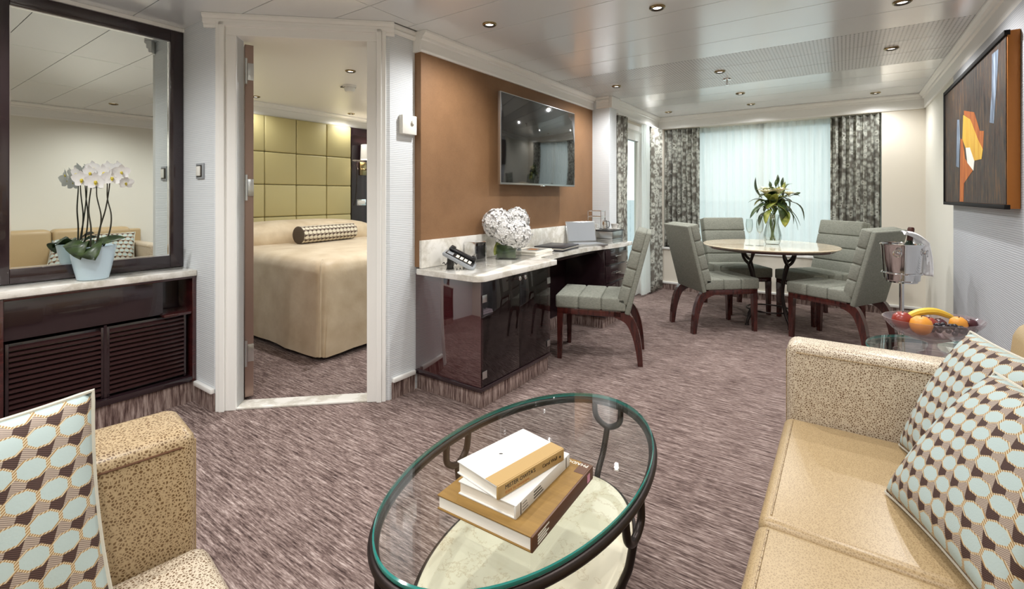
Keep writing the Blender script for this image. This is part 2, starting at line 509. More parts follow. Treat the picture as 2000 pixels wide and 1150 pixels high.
# ------------------------------------------------------------------ the room shell
XM, XR, YB = -3.33, .66, 6.154          # mirror wall, right wall, window wall
XD, XO, XB = -2.19, -2.136, -1.985      # desk wall, amber panel face, balcony wall
YR = 1.215                              # short return wall beside the console
P0 = Vector((-2.885, 1.215, 0)); P1 = Vector((-2.19, 1.87, 0))
dd = (P1 - P0).normalized(); dn = Vector((-dd.y, dd.x, 0))     # along the door wall, into the bedroom
DW = frame_matrix(P0, dd, dn, Vector((0, 0, 1)))
def dbox(mb, s0, s1, t0, t1, z0, z1, bev=0):
    m = DW @ Matrix.Translation(((s0 + s1) / 2, (t0 + t1) / 2, (z0 + z1) / 2)) @ Matrix.Diagonal((s1 - s0, t1 - t0, z1 - z0, 1))
    return mb.obox(m, bev)

struct(MB().box(-5.35, .8, -1.8, 6.5, -.1, 0), 'floor', 'carpet', 'mauve brown carpet with fine streaks')
ceil = struct(MB().box(-5.35, .8, -1.8, 6.5, CEIL + .012, CEIL + .12), 'ceiling', 'white_trim', 'satin grey metal panel ceiling')
rows = [2.31 + .3375 * k for k in range(-12, 12)]
rows = [-1.7] + [r for r in rows if r > -1.6 and r < 6.0] + [6.15]
g_ = .0022
def left_edge(y):            # room outline at the ceiling: mirror wall, door wall, desk wall
    if y < 1.22: return -3.33
    if y < 1.875: return -2.885 + (y - 1.22) / .655 * .695
    return -2.15
for a, b in zip(rows, rows[1:]):
    mt = 'ceiling_perforated' if 3.6 < a and b < 4.75 else 'ceiling_satin'
    cuts = [-2.07, -.75] if a < 1.87 else []
    ya, yb = a + g_, b - g_
    ysub = [ya] + [q for q in (1.2199, 1.2201, 1.875) if ya < q < yb] + [yb]
    edge = [(left_edge(y) + g_, y) for y in ysub]
    if cuts and min(p[0] for p in edge) < -2.1:
        MB().prism([(-2.07 - g_, ya)] + [(min(p[0], -2.07 - g_), p[1]) for p in edge][0:] + [(-2.07 - g_, yb)], CEIL, CEIL + .0119).build('panel', mt, ceil, smooth=False)
        xs = [(-2.07, -.75), (-.75, .66)]
    else: xs = [(-2.15, .66)]
    for x0, x1 in xs:
        MB().box(x0 + g_, x1 - g_, ya, yb, CEIL, CEIL + .0119).build('panel', mt, ceil, smooth=False)
MB().prism([(-5.15, 1.32), (-2.86, 1.32), (-2.30, 1.86), (-2.30, 5.0), (-5.15, 5.0)], CEIL, CEIL + .0119).build('panel', 'white_trim', ceil, smooth=False)

struct(MB().box(XM - .12, XM, -1.8, YR, 0, CEIL), 'wall_left', 'wallpaper', 'pale ribbed wallpaper wall behind the mirror')
struct(MB().box(-5.3, -2.885, YR, YR + .09, 0, CEIL), 'wall_return', 'wallpaper', 'narrow pale wallpaper wall left of the bedroom door')
w = MB(); dbox(w, 0, .118, 0, .09, 0, CEIL); dbox(w, .828, .956, 0, .09, 0, CEIL); dbox(w, .118, .828, 0, .09, 2.11, CEIL)
struct(w, 'wall_door', 'wallpaper', 'angled wall with the bedroom doorway')
struct(MB().box(XD - .1, XD, 1.872, 4.6, 0, CEIL), 'wall_desk', 'wallpaper', 'pale wall behind the desk')
struct(MB().box(XD, XO, 2.07, 4.503, .76, CEIL - .005), 'wall_accent', 'amber_wall', 'amber brown panel behind the television')
struct(MB().box(XD - .1, -1.945, 4.503, 4.685, 0, CEIL - .001, .006), 'wall_pillar', 'wallpaper', 'pale pillar at the end of the desk')
w = MB()
w.box(XB - .12, XB, 4.685, 4.80, 0, CEIL); w.box(XB - .12, XB, 5.72, 6.4, 0, CEIL); w.box(XB - .12, XB, 4.80, 5.72, 2.02, CEIL)
struct(w, 'wall_balcony', 'cream_paint', 'cream wall with the balcony door')
w = MB(); WX0, WX1, WZ0, WZ1 = -1.915, .318, .545, 2.06
w.box(XB, WX0, YB, 6.4, 0, CEIL); w.box(WX1, XR + .12, YB, 6.4, 0, CEIL); w.box(WX0, WX1, YB, 6.4, 0, WZ0); w.box(WX0, WX1, YB, 6.4, WZ1, CEIL)
struct(w, 'wall_back', 'cream_paint', 'cream wall around the wide window')
struct(MB().box(XR, XR + .12, -1.8, YB, 0, CEIL), 'wall_right', 'beige_paint', 'beige wall behind the sofa')
struct(MB().box(XR - .014, XR, 2.6, 4.62, 0, CEIL - .01, .006), 'wall_right_panel', 'wallpaper_grey', 'grey ribbed wallpaper under the painting')
struct(MB().box(XM - .12, XR + .12, -1.8, -1.7, 0, CEIL), 'wall_front', 'beige_paint')
struct(MB().box(-5.3, -5.17, YR + .09, 5.1, 0, CEIL), 'wall_headboard', 'white_trim', 'bedroom wall behind the headboard')
w = MB(); bx0, bx1, bz0, bz1 = -4.7, -2.7, .5, 2.05
w.box(-5.3, bx0, 5.0, 5.1, 0, CEIL); w.box(bx1, XD - .1, 5.0, 5.1, 0, CEIL); w.box(bx0, bx1, 5.0, 5.1, 0, bz0); w.box(bx0, bx1, 5.0, 5.1, bz1, CEIL)
struct(w, 'wall_bedroom', 'cream_paint')
w = MB()
for x0, x1 in ((bx0, bx0 + .05), (bx1 - .05, bx1), (-3.73, -3.67)): w.box(x0, x1, 5.03, 5.08, bz0, bz1)
for z0, z1 in ((bz0, bz0 + .05), (bz1 - .05, bz1)): w.box(bx0, bx1, 5.03, 5.08, z0, z1)
w2 = struct(w, 'window_2', 'white_trim', 'bedroom window out of view')
for x0, x1 in ((bx0 + .05, -3.73), (-3.67, bx1 - .05)): MB().box(x0, x1, 5.053, 5.057, bz0 + .05, bz1 - .05).build('pane', 'glass', w2, smooth=False)

# crown mouldings
def crown(name, a, b, nrm, h=.15, dep=.055, mat='white_trim'):
    a = Vector((a[0], a[1], 0)); b = Vector((b[0], b[1], 0)); nrm = Vector((nrm[0], nrm[1], 0)).normalized(); t = b - a
    z1 = CEIL - .001; z0 = z1 - h
    prof = [(0, z0), (.014, z0), (.018, z0 + .012), (.016, z0 + .03), (.016, z1 - .055), (.028, z1 - .048), (.03, z1 - .034), (dep - .012, z1 - .026), (dep, z1 - .014), (dep, z1), (0, z1)]
    mb = MB(); n = len(prof)
    vs = [a + nrm * d + Vector((0, 0, z)) for d, z in prof] + [b + nrm * d + Vector((0, 0, z)) for d, z in prof]
    mb._add(vs, [tuple(range(n)), tuple(range(n, 2 * n))] + [(i, (i + 1) % n, n + (i + 1) % n, n + i) for i in range(n)])
    return struct(mb, name, mat, 'white crown moulding')
crown('trim_1', P0 - dd * .05, P1 + dd * .03, -dn, .075, .04)
crown('trim_2', (XD, 1.86), (XD, 2.07), (1, 0), .05, .03)
crown('trim_3', (XO, 2.055), (XO, 4.51), (1, 0), .125, .055)
crown('trim_4', (XO + .05, 4.503), (-1.945, 4.503), (0, -1), .115, .03)
crown('trim_5', (XB, 4.685), (XB, YB), (1, 0), .15, .05)
crown('trim_6', (XB, YB), (XR, YB), (0, -1), .15, .05)
crown('trim_7', (XR, -1.7), (XR, YB), (-1, 0), .15, .055)
crown('trim_8', (XM, -1.7), (XM, .40), (1, 0), .15, .05)
crown('trim_9', (-5.17, 1.31), (-5.17, 5.0), (1, 0), .135, .05)
struct(MB().box(XM, XM + .05, .41, YR, CEIL - .022, CEIL - .001), 'trim_10', 'white_trim')
struct(MB().box(-1.945, -1.915, 4.49, 4.70, CEIL - .115, CEIL - .001, .004), 'trim_11', 'white_trim', 'white pillar capital')
struct(MB().box(XD + .002, XO, 2.052, 2.07, CEIL - .125, CEIL - .001), 'trim_12', 'white_trim')

# carpeted skirting with a white cap
def skirt(name, a, b, nrm, cap=True, h=.098):
    a = Vector((a[0], a[1], 0)); b = Vector((b[0], b[1], 0)); nrm = Vector((nrm[0], nrm[1], 0)).normalized(); t = (b - a); L = t.length; t.normalize()
    fm = frame_matrix(a, t, nrm, Vector((0, 0, 1)))
    o = struct(MB().obox(fm @ Matrix.Translation((L / 2, .006, h / 2)) @ Matrix.Diagonal((L, .012, h, 1))), name, 'carpet_skirt', 'carpeted skirting')
    if cap: MB().obox(fm @ Matrix.Translation((L / 2, .012, h + .014)) @ Matrix.Diagonal((L, .024, .028, 1)), .006).build('cap', 'white_trim', o)
skirt('baseboard_return', (-3.10, YR), (-2.875, YR), (0, -1))
skirt('baseboard_desk', (XD, 1.885), (XD, 2.06), (1, 0))
skirt('baseboard_back', (XB, YB), (XR, YB), (0, -1), True, .075)
skirt('baseboard_balcony', (XB, 5.74), (XB, YB), (1, 0), True, .075)
skirt('baseboard_right', (XR - .014, 2.6), (XR - .014, YB), (-1, 0), True, .075)
skirt('baseboard_pillar', (-1.945, 4.503), (-1.945, 4.685), (1, 0), True, .075)
skirt('baseboard_bedroom', (-5.17, 1.31), (-5.17, 5.0), (1, 0))

# bedroom door frame, casing, threshold, leaf
f = MB()
dbox(f, .062, .118, -.016, .095, 0, 2.10, .003); dbox(f, .828, .884, -.016, .095, 0, 2.10, .003); dbox(f, .062, .884, -.016, .095, 2.10, 2.150, .003)
fr = struct(f, 'trim_13', 'white_trim', 'cream white bedroom door frame')
f = MB()
for s0, s1 in ((.014, .034), (.034, .062), (.884, .912), (.912, .936)):
    dbox(f, s0, s1, -.03 if s0 in (.034, .884) else -.022, 0, 0, 2.172 if s0 in (.034, .884) else 2.19, .003)
dbox(f, .034, .912, -.03, 0, 2.150, 2.172, .003); dbox(f, .014, .936, -.022, 0, 2.172, 2.19, .003)
struct(f, 'trim_14', 'white_trim', 'stepped casing around the bedroom doorway')
f = MB(); dbox(f, .118, .828, -.012, .10, .0, .012, .003)
th = struct(f, 'trim_15', 'marble', 'pale threshold strip on the floor of the bedroom doorway')
leafang = math.atan2(dd.y, dd.x)
hinge = DW @ Vector((.121, .10, 0))
dl = MB()
ldir = Vector((-.935, .355, 0)).normalized(); lper = Vector((-ldir.y, ldir.x, 0))
LM = frame_matrix(hinge, ldir, -lper, Vector((0, 0, 1)))
dl.obox(LM @ Matrix.Translation((.36, .023, 1.055)) @ Matrix.Diagonal((.70, .046, 2.07, 1)), .002)
leaf = dl.build('door_1', 'metal_door', smooth=False); tag(leaf, 'brown metal bedroom door standing open, seen edge on', kind='structure')
for z in (.28, 1.25, 1.93):
    h = MB(); h.obox(LM @ Matrix.Translation((.005, .030, z)) @ Matrix.Diagonal((.012, .032, .10, 1)), .001)
    h.tube([LM @ Vector((-.006, .006, z - .075)), LM @ Vector((-.006, .006, z + .075))], .007, 8)
    h.build('hinge', 'brushed_steel', leaf)

# window in the back wall
wf = MB(); fy0, fy1 = 6.30, 6.36
for x0, x1 in ((WX0, WX0 + .06), (WX1 - .06, WX1), (-.83, -.77)): wf.box(x0, x1, fy0, fy1, WZ0, WZ1)
for z0, z1 in ((WZ0, WZ0 + .07), (WZ1 - .06, WZ1)): wf.box(WX0, WX1, fy0, fy1, z0, z1)
win = struct(wf, 'window_1', 'white_trim', 'wide white framed window behind sheer curtains')
for x0, x1 in ((WX0 + .06, -.83), (-.77, WX1 - .06)):
    MB().box(x0, x1, 6.327, 6.331, WZ0 + .07, WZ1 - .06).build('pane', 'glass', win, smooth=False)
MB().box(WX0 - .01, WX1 + .01, YB - .018, fy0, WZ0 - .03, WZ0, .004).build('sill', 'white_trim', win)
# balcony door
bd = MB()
for y0, y1 in ((4.80, 4.84), (5.66, 5.72)): bd.box(XB - .13, XB + .01, y0, y1, 0, 2.02)
bd.box(XB - .13, XB + .01, 4.80, 5.72, 1.96, 2.02)
door2 = struct(bd, 'door_2', 'white_trim', 'white framed glass balcony door')
dl = MB()
for y0, y1 in ((4.84, 4.90), (5.58, 5.66)): dl.box(-2.09, -2.05, y0, y1, .01, 1.96)
for z0, z1 in ((.01, .13), (1.86, 1.96)): dl.box(-2.09, -2.05, 4.90, 5.58, z0, z1)
dl.build('door_leaf', 'white_trim', door2, smooth=False)
MB().box(-2.072, -2.068, 4.90, 5.58, .13, 1.86).build('pane', 'glass', door2, smooth=False)
MB().box(-2.048, -2.044, 4.895, 5.59, 1.855, 1.862).build('gasket', 'black_plastic', door2, smooth=False)
# outside: balcony deck, rail and the sea
bal = thing('balcony', 'ship balcony deck with wooden rail outside the glass door', 'balcony', (-3.0, 5.8, 0))
MB().box(-3.6, XB - .125, 5.12, 7.6, -.08, -.002).build('deck', 'deck', bal, world=True, smooth=False)
MB().box(-3.62, -3.54, 5.12, 7.6, 1.05, 1.10, .01).build('rail', 'wood_rail', bal, world=True)
MB().box(-3.585, -3.575, 5.12, 7.6, .08, 1.03).build('pane', 'glass', bal, world=True, smooth=False)
for y in (5.2, 6.3, 7.5): MB().box(-3.60, -3.56, y, y + .04, -.002, 1.05).build('post', 'white_trim', bal, world=True, smooth=False)
sea = MB().box(-1500, 1500, 12, 1500, -12.5, -12).build('sea', 'ocean', smooth=False); tag(sea, 'pale grey sea far below beyond the window', 'sea', kind='structure')

# ------------------------------------------------------------------ recessed ceiling lamps
def downlight(x, y, label, group='recessed ceiling lamps', z=CEIL, on=True, r=.036, power=None):
    t = thing('downlight', label, 'lamp', (x, y, z), 0, group)
    MB().lathe([(r * .62, -.002), (r * .66, -.005), (r * .84, -.010), (r * .98, -.011), (r * 1.16, -.006), (r * 1.18, -.0005)], 24).build('ring', 'lamp_brass', t)
    MB().lathe([(r * .66, -.006), (r * .8, -.0112), (r * .9, -.0114), (r * .98, -.008)], 24).build('inner_ring', 'lamp_dark', t)
    MB().lathe([(0, -.004), (r * .5, -.004), (r * .66, -.0035), (r * .66, -.001), (0, -.001)], 20).build('bulb', 'bulb', t)
    if on:
        ld = bpy.data.lights.new('lamp_light', 'SPOT'); ld.energy = power or LAMP_W; ld.spot_size = math.radians(160); ld.spot_blend = .95
        ld.shadow_soft_size = .018; ld.color = (1.0, .995, .985)
        lo = bpy.data.objects.new('lamp_light', ld); C.objects.link(lo); lo.parent = t; lo.location = (0, 0, -.03)
    return t
for x, y, lb in (
    (-1.71, 2.21, 'recessed ceiling lamp closest to the television wall, above the hydrangeas'),
    (-.82, 2.53, 'recessed ceiling lamp at the top centre of the picture'),
    (.25, 3.19, 'recessed ceiling lamp cut by the top edge at the right'),
    (.267, 4.15, 'recessed ceiling lamp in the perforated strip near the painting'),
    (-.826, 4.127, 'recessed ceiling lamp right beside the sprinkler'),
    (-.836, 5.12, 'recessed ceiling lamp above the dining table'),
    (-.838, 5.79, 'recessed ceiling lamp between dining table and sheer curtains'),
    (-1.73, 5.757, 'recessed ceiling lamp in the corner by the balcony drape'),
    (-1.715, 4.126, 'recessed ceiling lamp in front of the pale pillar'),
    (.255, 5.85, 'recessed ceiling lamp in front of the right printed drape')):
    downlight(x, y, lb, power=LAMP_W * (.55 if y > 5.5 else 1.))
for x, y, lb in ((-2.75, .25, 'added for fill in front of the tall mirror'), (-1.7, .35, 'added for fill above the loveseat arm'), (-.8, .5, 'added for fill above the near end of the coffee table'), (-.05, 1.75, 'above the sofa'),
                 (-1.7, -.9, 'added for fill behind the loveseat'), (-.8, -.9, 'added for fill near the front wall'), (.25, -.4, 'added for fill behind the near sofa arm')):  # unseen lamps added to even foreground light, except the one above the sofa
    downlight(x, y, 'recessed ceiling lamp ' + lb + ', outside the picture', 'recessed lamps over the sitting area')
for x, y, lb in ((-3.27, 2.39, 'bedroom recessed ceiling lamp nearest the doorway'), (-4.955, 3.63, 'bedroom recessed ceiling lamp over the headboard'), (-4.9, 2.45, 'bedroom recessed ceiling lamp beside the door edge'), (-3.4, 4.1, 'bedroom recessed ceiling lamp added out of view for more light')):  # the out-of-view lamp is added to brighten the bedroom
    downlight(x, y, lb, 'bedroom ceiling lamps', power=LAMP_W * (.25 if x < -4.5 else 1.8))
sp = thing('sprinkler', 'small chrome fire sprinkler hanging from the ceiling', 'sprinkler', (-.83, 4.438, CEIL))
MB().lathe([(.012, -.012), (.034, -.008), (.036, -.001)], 20).build('plate', 'chrome', sp)
MB().lathe([(0, -.05), (.006, -.05), (.006, -.012), (0, -.012)], 10).build('stem', 'chrome', sp)
MB().lathe([(0, -.056), (.016, -.054), (.016, -.051), (0, -.05)], 14).build('deflector', 'chrome', sp)
sm = thing('smoke_detector', 'white round smoke detector on the bedroom ceiling', 'smoke detector', (-3.711, 2.703, CEIL))
MB().lathe([(.056, -.02), (.06, -.016), (.06, -.001)], 28).build('base', 'white_plastic', sm)
MB().lathe([(0, -.062), (.034, -.06), (.042, -.05), (.05, -.022), (.05, -.02)], 28).build('chamber', 'white_plastic', sm)
MB().box(-.10, -.05, -.03, .0, -.012, -.004, .002).build('tab', 'lamp_dark', sm)

# ------------------------------------------------------------------ bedroom
hb = thing('headboard', 'olive gold padded headboard wall of square panels behind the bed', 'headboard', (-5.165, 3.1, .3))
MB().box(-5.168, -5.13, 2.26, 3.745, .3, 2.075).build('backing', 'headboard_leather', hb, world=True, smooth=False)
ys = [2.285, 2.645, 3.005, 3.39, 3.735]; zs = [.32, .62, .975, 1.327, 1.68, 2.07]
for a, b in zip(ys, ys[1:]):
    for c, d in zip(zs, zs[1:]):
        MB().box(-5.132, -5.095, a + .003, b - .003, c + .003, d - .003, .013, 3).build('panel', 'headboard_leather', hb, world=True)
wp = thing('wall_cladding', 'dark wood bedside wall cladding right of the headboard', 'wall panel', (-5.16, 4.2, 0))
MB().box(-5.168, -5.13, 3.752, 4.98, .13, 2.075).build('board', 'espresso', wp, world=True, smooth=False)
MB().box(-5.13, -5.11, 3.752, 3.77, .13, 2.07).build('edge_strip', 'espresso', wp, world=True, smooth=False)
MB().box(-5.13, -5.10, 3.77, 4.98, 1.98, 2.07).build('top_rail', 'espresso', wp, world=True, smooth=False)
sk = thing('wall_lamp', 'bedside wall lamp with white drum shade and chrome arm', 'lamp', (-5.13, 3.93, 1.5))
MB().lathe([(.09, 0), (.092, .0), (.085, .19), (.083, .19), (.09, 0)], 28).build('shade', 'lamp_shade', sk, loc=(.11, 0, .17))
MB().tube(spline([(0, 0, .06), (.06, 0, .04), (.11, 0, .08), (.11, 0, .2)]), .009, 8).build('arm', 'chrome', sk)
MB().box(0, .02, -.05, .05, -.03, .14, .004).build('wall_plate', 'lamp_brass', sk)
MB().tube(spline([(.03, -.12, .1), (.05, -.12, .02), (.045, -.13, -.25), (.03, -.15, -.42)]), .006, 8).build('reading_arm', 'lamp_dark', sk)
ld = bpy.data.lights.new('lamp_light', 'POINT'); ld.energy = 3; ld.shadow_soft_size = .05; ld.color = (1, .86, .68)
lo = bpy.data.objects.new('lamp_light', ld); C.objects.link(lo); lo.parent = sk; lo.location = (.11, 0, .26)
ss = MB().box(-5.13, -5.122, 3.84, 3.98, 1.08, 1.16, .002).build('socket_plate', 'chrome'); tag(ss, 'small chrome socket plate on the dark cladding by the bed', 'socket')
MB().box(-5.122, -5.119, 3.855, 3.965, 1.095, 1.145, .001).build('insert', 'white_plastic', ss)

bed = thing('bed', 'bed with fitted champagne bedspread seen through the doorway', 'bed', (-4.1, 2.9, 0))
BX0, BX1, BY0, BY1 = -5.05, -3.12, 2.03, 3.72
MB().box(BX0, BX1 - .12, BY0 + .12, BY1 - .12, .0, .20, .01).build('base', 'espresso', bed, world=True)
def bedfn(cx, cy, zt):
    pass
def bed_cover():
    """fitted spread: rounded top, flaring skirt that reaches the floor"""
    mb = MB(); rings = []
    def ring(off, z, rc, wob=0., seed=0):
        pts = []; x0, x1, y0, y1 = BX0, BX1 + off, BY0 - off, BY1 + off
        cs = ((x1 - rc, y0 + rc, -PI / 2), (x1 - rc, y1 - rc, 0), (x0 + rc, y1 - rc, PI / 2), (x0 + rc, y0 + rc, PI))
        k = 0
        for i, (cx, cy, a0) in enumerate(cs):
            for j in range(9):
                a = a0 + j / 8 * PI / 2; pts.append((cx + rc * math.cos(a), cy + rc * math.sin(a)))
            nx = cs[(i + 1) % 4]; e0 = (cx + rc * math.cos(a0 + PI / 2), cy + rc * math.sin(a0 + PI / 2)); e1 = (nx[0] + rc * math.cos(nx[2]), nx[1] + rc * math.sin(nx[2]))
            for j in range(1, 14): t = j / 14; pts.append((e0[0] + (e1[0] - e0[0]) * t, e0[1] + (e1[1] - e0[1]) * t))
        out = []
        c = ((x0 + x1) / 2, (y0 + y1) / 2)
        for i, (x, y) in enumerate(pts):
            w_ = wob * (math.sin(i * .9 + seed) + .6 * math.sin(i * 2.3 + 1)); dx, dy = x - c[0], y - c[1]; L = math.hypot(dx, dy)
            out.append(mb.bm.verts.new((x + dx / L * w_, y + dy / L * w_, z + (.0 if z > .1 else .006 * math.sin(i * .7)))))
        return out
    spec = [(.03, .03, .05, .012), (.025, .12, .05, .012), (.015, .32, .06, .008), (.0, .52, .07, .004), (-.005, .62, .09, .002), (-.02, .675, .10, 0), (-.05, .71, .12, 0), (-.10, .725, .14, 0), (-.22, .735, .15, 0)]
    for off, z, rc, wb in spec: rings.append(ring(off, z, rc, wb))
    for A, B in zip(rings, rings[1:]):
        n = len(A)
        for i in range(n): mb.bm.faces.new((A[i], A[(i + 1) % n], B[(i + 1) % n], B[i]))
    mb.bm.faces.new(rings[-1])
    return mb
sp_ = bed_cover().build('bedspread', 'bedspread', bed, world=True, ang=70)
MB().tube(spline([(-3.155, 2.065, .73), (-3.105, 2.015, .68), (-3.10, 2.01, .5), (-3.094, 2.004, .3), (-3.088, 2.0, .04)]), .006, 8).build('corner_seam', 'bedspread', sp_, loc=(4.1, -2.9, 0))
def soft_box(x0, x1, y0, y1, z0, z1, p=2.6, n=20):
    mb = MB(); cx, cy, cz = (x0 + x1) / 2, (y0 + y1) / 2, (z0 + z1) / 2; a, b, c = (x1 - x0) / 2, (y1 - y0) / 2, (z1 - z0) / 2
    def sg(v, e): return math.copysign(abs(v) ** e, v)
    rings = []
    e = 2 / p; e2 = .75
    for j in range(n // 2 + 1):
        ph = -PI / 2 + PI * j / (n // 2)
        if j in (0, n // 2): rings.append([mb.bm.verts.new((cx, cy, cz + c * sg(math.sin(ph), e2)))])
        else: rings.append([mb.bm.verts.new((cx + a * sg(math.cos(ph), e2) * sg(math.cos(t), e), cy + b * sg(math.cos(ph), e2) * sg(math.sin(t), e), cz + c * sg(math.sin(ph), e2))) for t in [2 * PI * k / (2 * n) for k in range(2 * n)]])
    for A, B in zip(rings, rings[1:]):
        m = max(len(A), len(B))
        for k in range(m):
            k2 = (k + 1) % m
            if len(A) == 1: mb.bm.faces.new((A[0], B[k2], B[k]))
            elif len(B) == 1: mb.bm.faces.new((A[k], A[k2], B[0]))
            else: mb.bm.faces.new((A[k], A[k2], B[k2], B[k]))
    return mb
soft_box(-5.09, -4.5, 2.05, 3.70, .64, .95, 4.5, 28).build('pillow_cover', 'bedspread', bed, world=True, ang=70)
# patterned bolster on the bed
bo = thing('bolster_cushion', 'round bolster cushion with small geometric pattern on the bed', 'cushion', (-4.36, 2.9, .735))
def bolfn(u, v):
    a = 2 * PI * u; y = -.34 + .68 * v; return (.085 * math.cos(a), y, .085 * math.sin(a))
bo.rotation_euler = (0, 0, math.radians(8))
MB().grid(bolfn, 32, 6).build('cover', 'bolster_weave', bo, loc=(0, 0, .088))
for s in (-1, 1): MB().lathe([(0, .004), (.03, .005), (.07, .006), (.085, .0), (.08, -.01), (0, -.01)], 24).build('end_cap', 'bolster_weave', bo).matrix_local = Matrix.Translation((0, s * .34, .088)) @ Matrix.Rotation(-s * PI / 2, 4, 'X')

# ------------------------------------------------------------------ mirror and console
mr = thing('wall_mirror', 'tall mirror in a wide dark wood frame above the marble console', 'mirror', (XM, .815, .78))
MX = -3.29
for y0, y1, z0, z1 in ((.415, .48, .775, 2.192), (1.146, 1.213, .775, 2.192), (.48, 1.146, .775, .846), (.48, 1.146, 2.125, 2.192)):
    MB().box(XM + .002, MX, y0, y1, z0, z1, .003).build('frame_rail', 'espresso', mr, world=True)
MB().box(XM + .004, -3.311, .48, 1.146, .846, 2.125).build('mirror_glass', 'mirror_glass', mr, world=True, smooth=False)
for y0, y1, z0, z1 in ((.48, .486, .846, 2.125), (1.14, 1.146, .846, 2.125), (.486, 1.14, .846, .852), (.486, 1.14, 2.119, 2.125)):
    MB().box(-3.311, -3.302, y0, y1, z0, z1).build('glass_bevel', 'chrome', mr, world=True, smooth=False)

co = thing('console_cabinet', 'dark glossy console cabinet with louvred front under the mirror', 'cabinet', (-3.22, .815, 0))
MB().box(XM + .002, -3.125, .415, 1.213, .0, .118).build('plinth', 'carpet_skirt', co, world=True, smooth=False)
MB().box(XM + .002, -3.31, .415, 1.213, .12, .734).build('back_panel', 'espresso', co, world=True, smooth=False)
for y0, y1 in ((.415, .435), (1.193, 1.213)):
    MB().box(-3.31, -3.112, y0, y1, .12, .734, .002).build('side_panel', 'mahogany', co, world=True)
MB().box(-3.31, -3.112, .435, 1.193, .12, .15, .002).build('bottom_rail', 'espresso', co, world=True)
MB().box(-3.31, -3.112, .435, 1.193, .722, .734, .001).build('top_rail', 'mahogany', co, world=True)
MB().box(-3.15, -3.135, .435, 1.055, .535, .722, .002).build('drawer_front', 'espresso', co, world=True)
MB().box(-3.30, -3.118, 1.055, 1.193, .515, .53, .002).build('niche_shelf', 'mahogany', co, world=True)
MB().box(-3.30, -3.14, 1.045, 1.055, .53, .722).build('niche_side', 'espresso', co, world=True, smooth=False)
for y0, y1 in ((.455, .785), (.82, 1.16)):
    lp = MB().box(-3.175, -3.165, y0, y1, .155, .515, .001).build('louvre_panel', 'espresso', co, world=True)
    for y in (y0 - .012, y1):
        MB().box(-3.165, -3.14, y, y + .012, .155, .52, .001).build('stile', 'espresso', lp, loc=None, world=False).location = Vector((3.22, -.815, 0))
    for k in range(14):
        z = .168 + k * .0245
        q = MB(); q.prism([(-3.166, z + .006), (-3.140, z), (-3.138, z + .010), (-3.166, z + .016)], y0, y1, 'y')
        q  .build('slat', 'slat_wood', lp, smooth=False).location = Vector((3.22, -.815, 0))
MB().box(-3.165, -3.138, .797, .808, .152, .53).build('centre_stile', 'espresso', co, world=True, smooth=False)
ct = MB().box(XM + .002, -3.10, .40, 1.213, .735, .77, .004).build('marble_ledge', 'marble'); tag(ct, 'white marble slab on top of the louvred console', 'worktop')

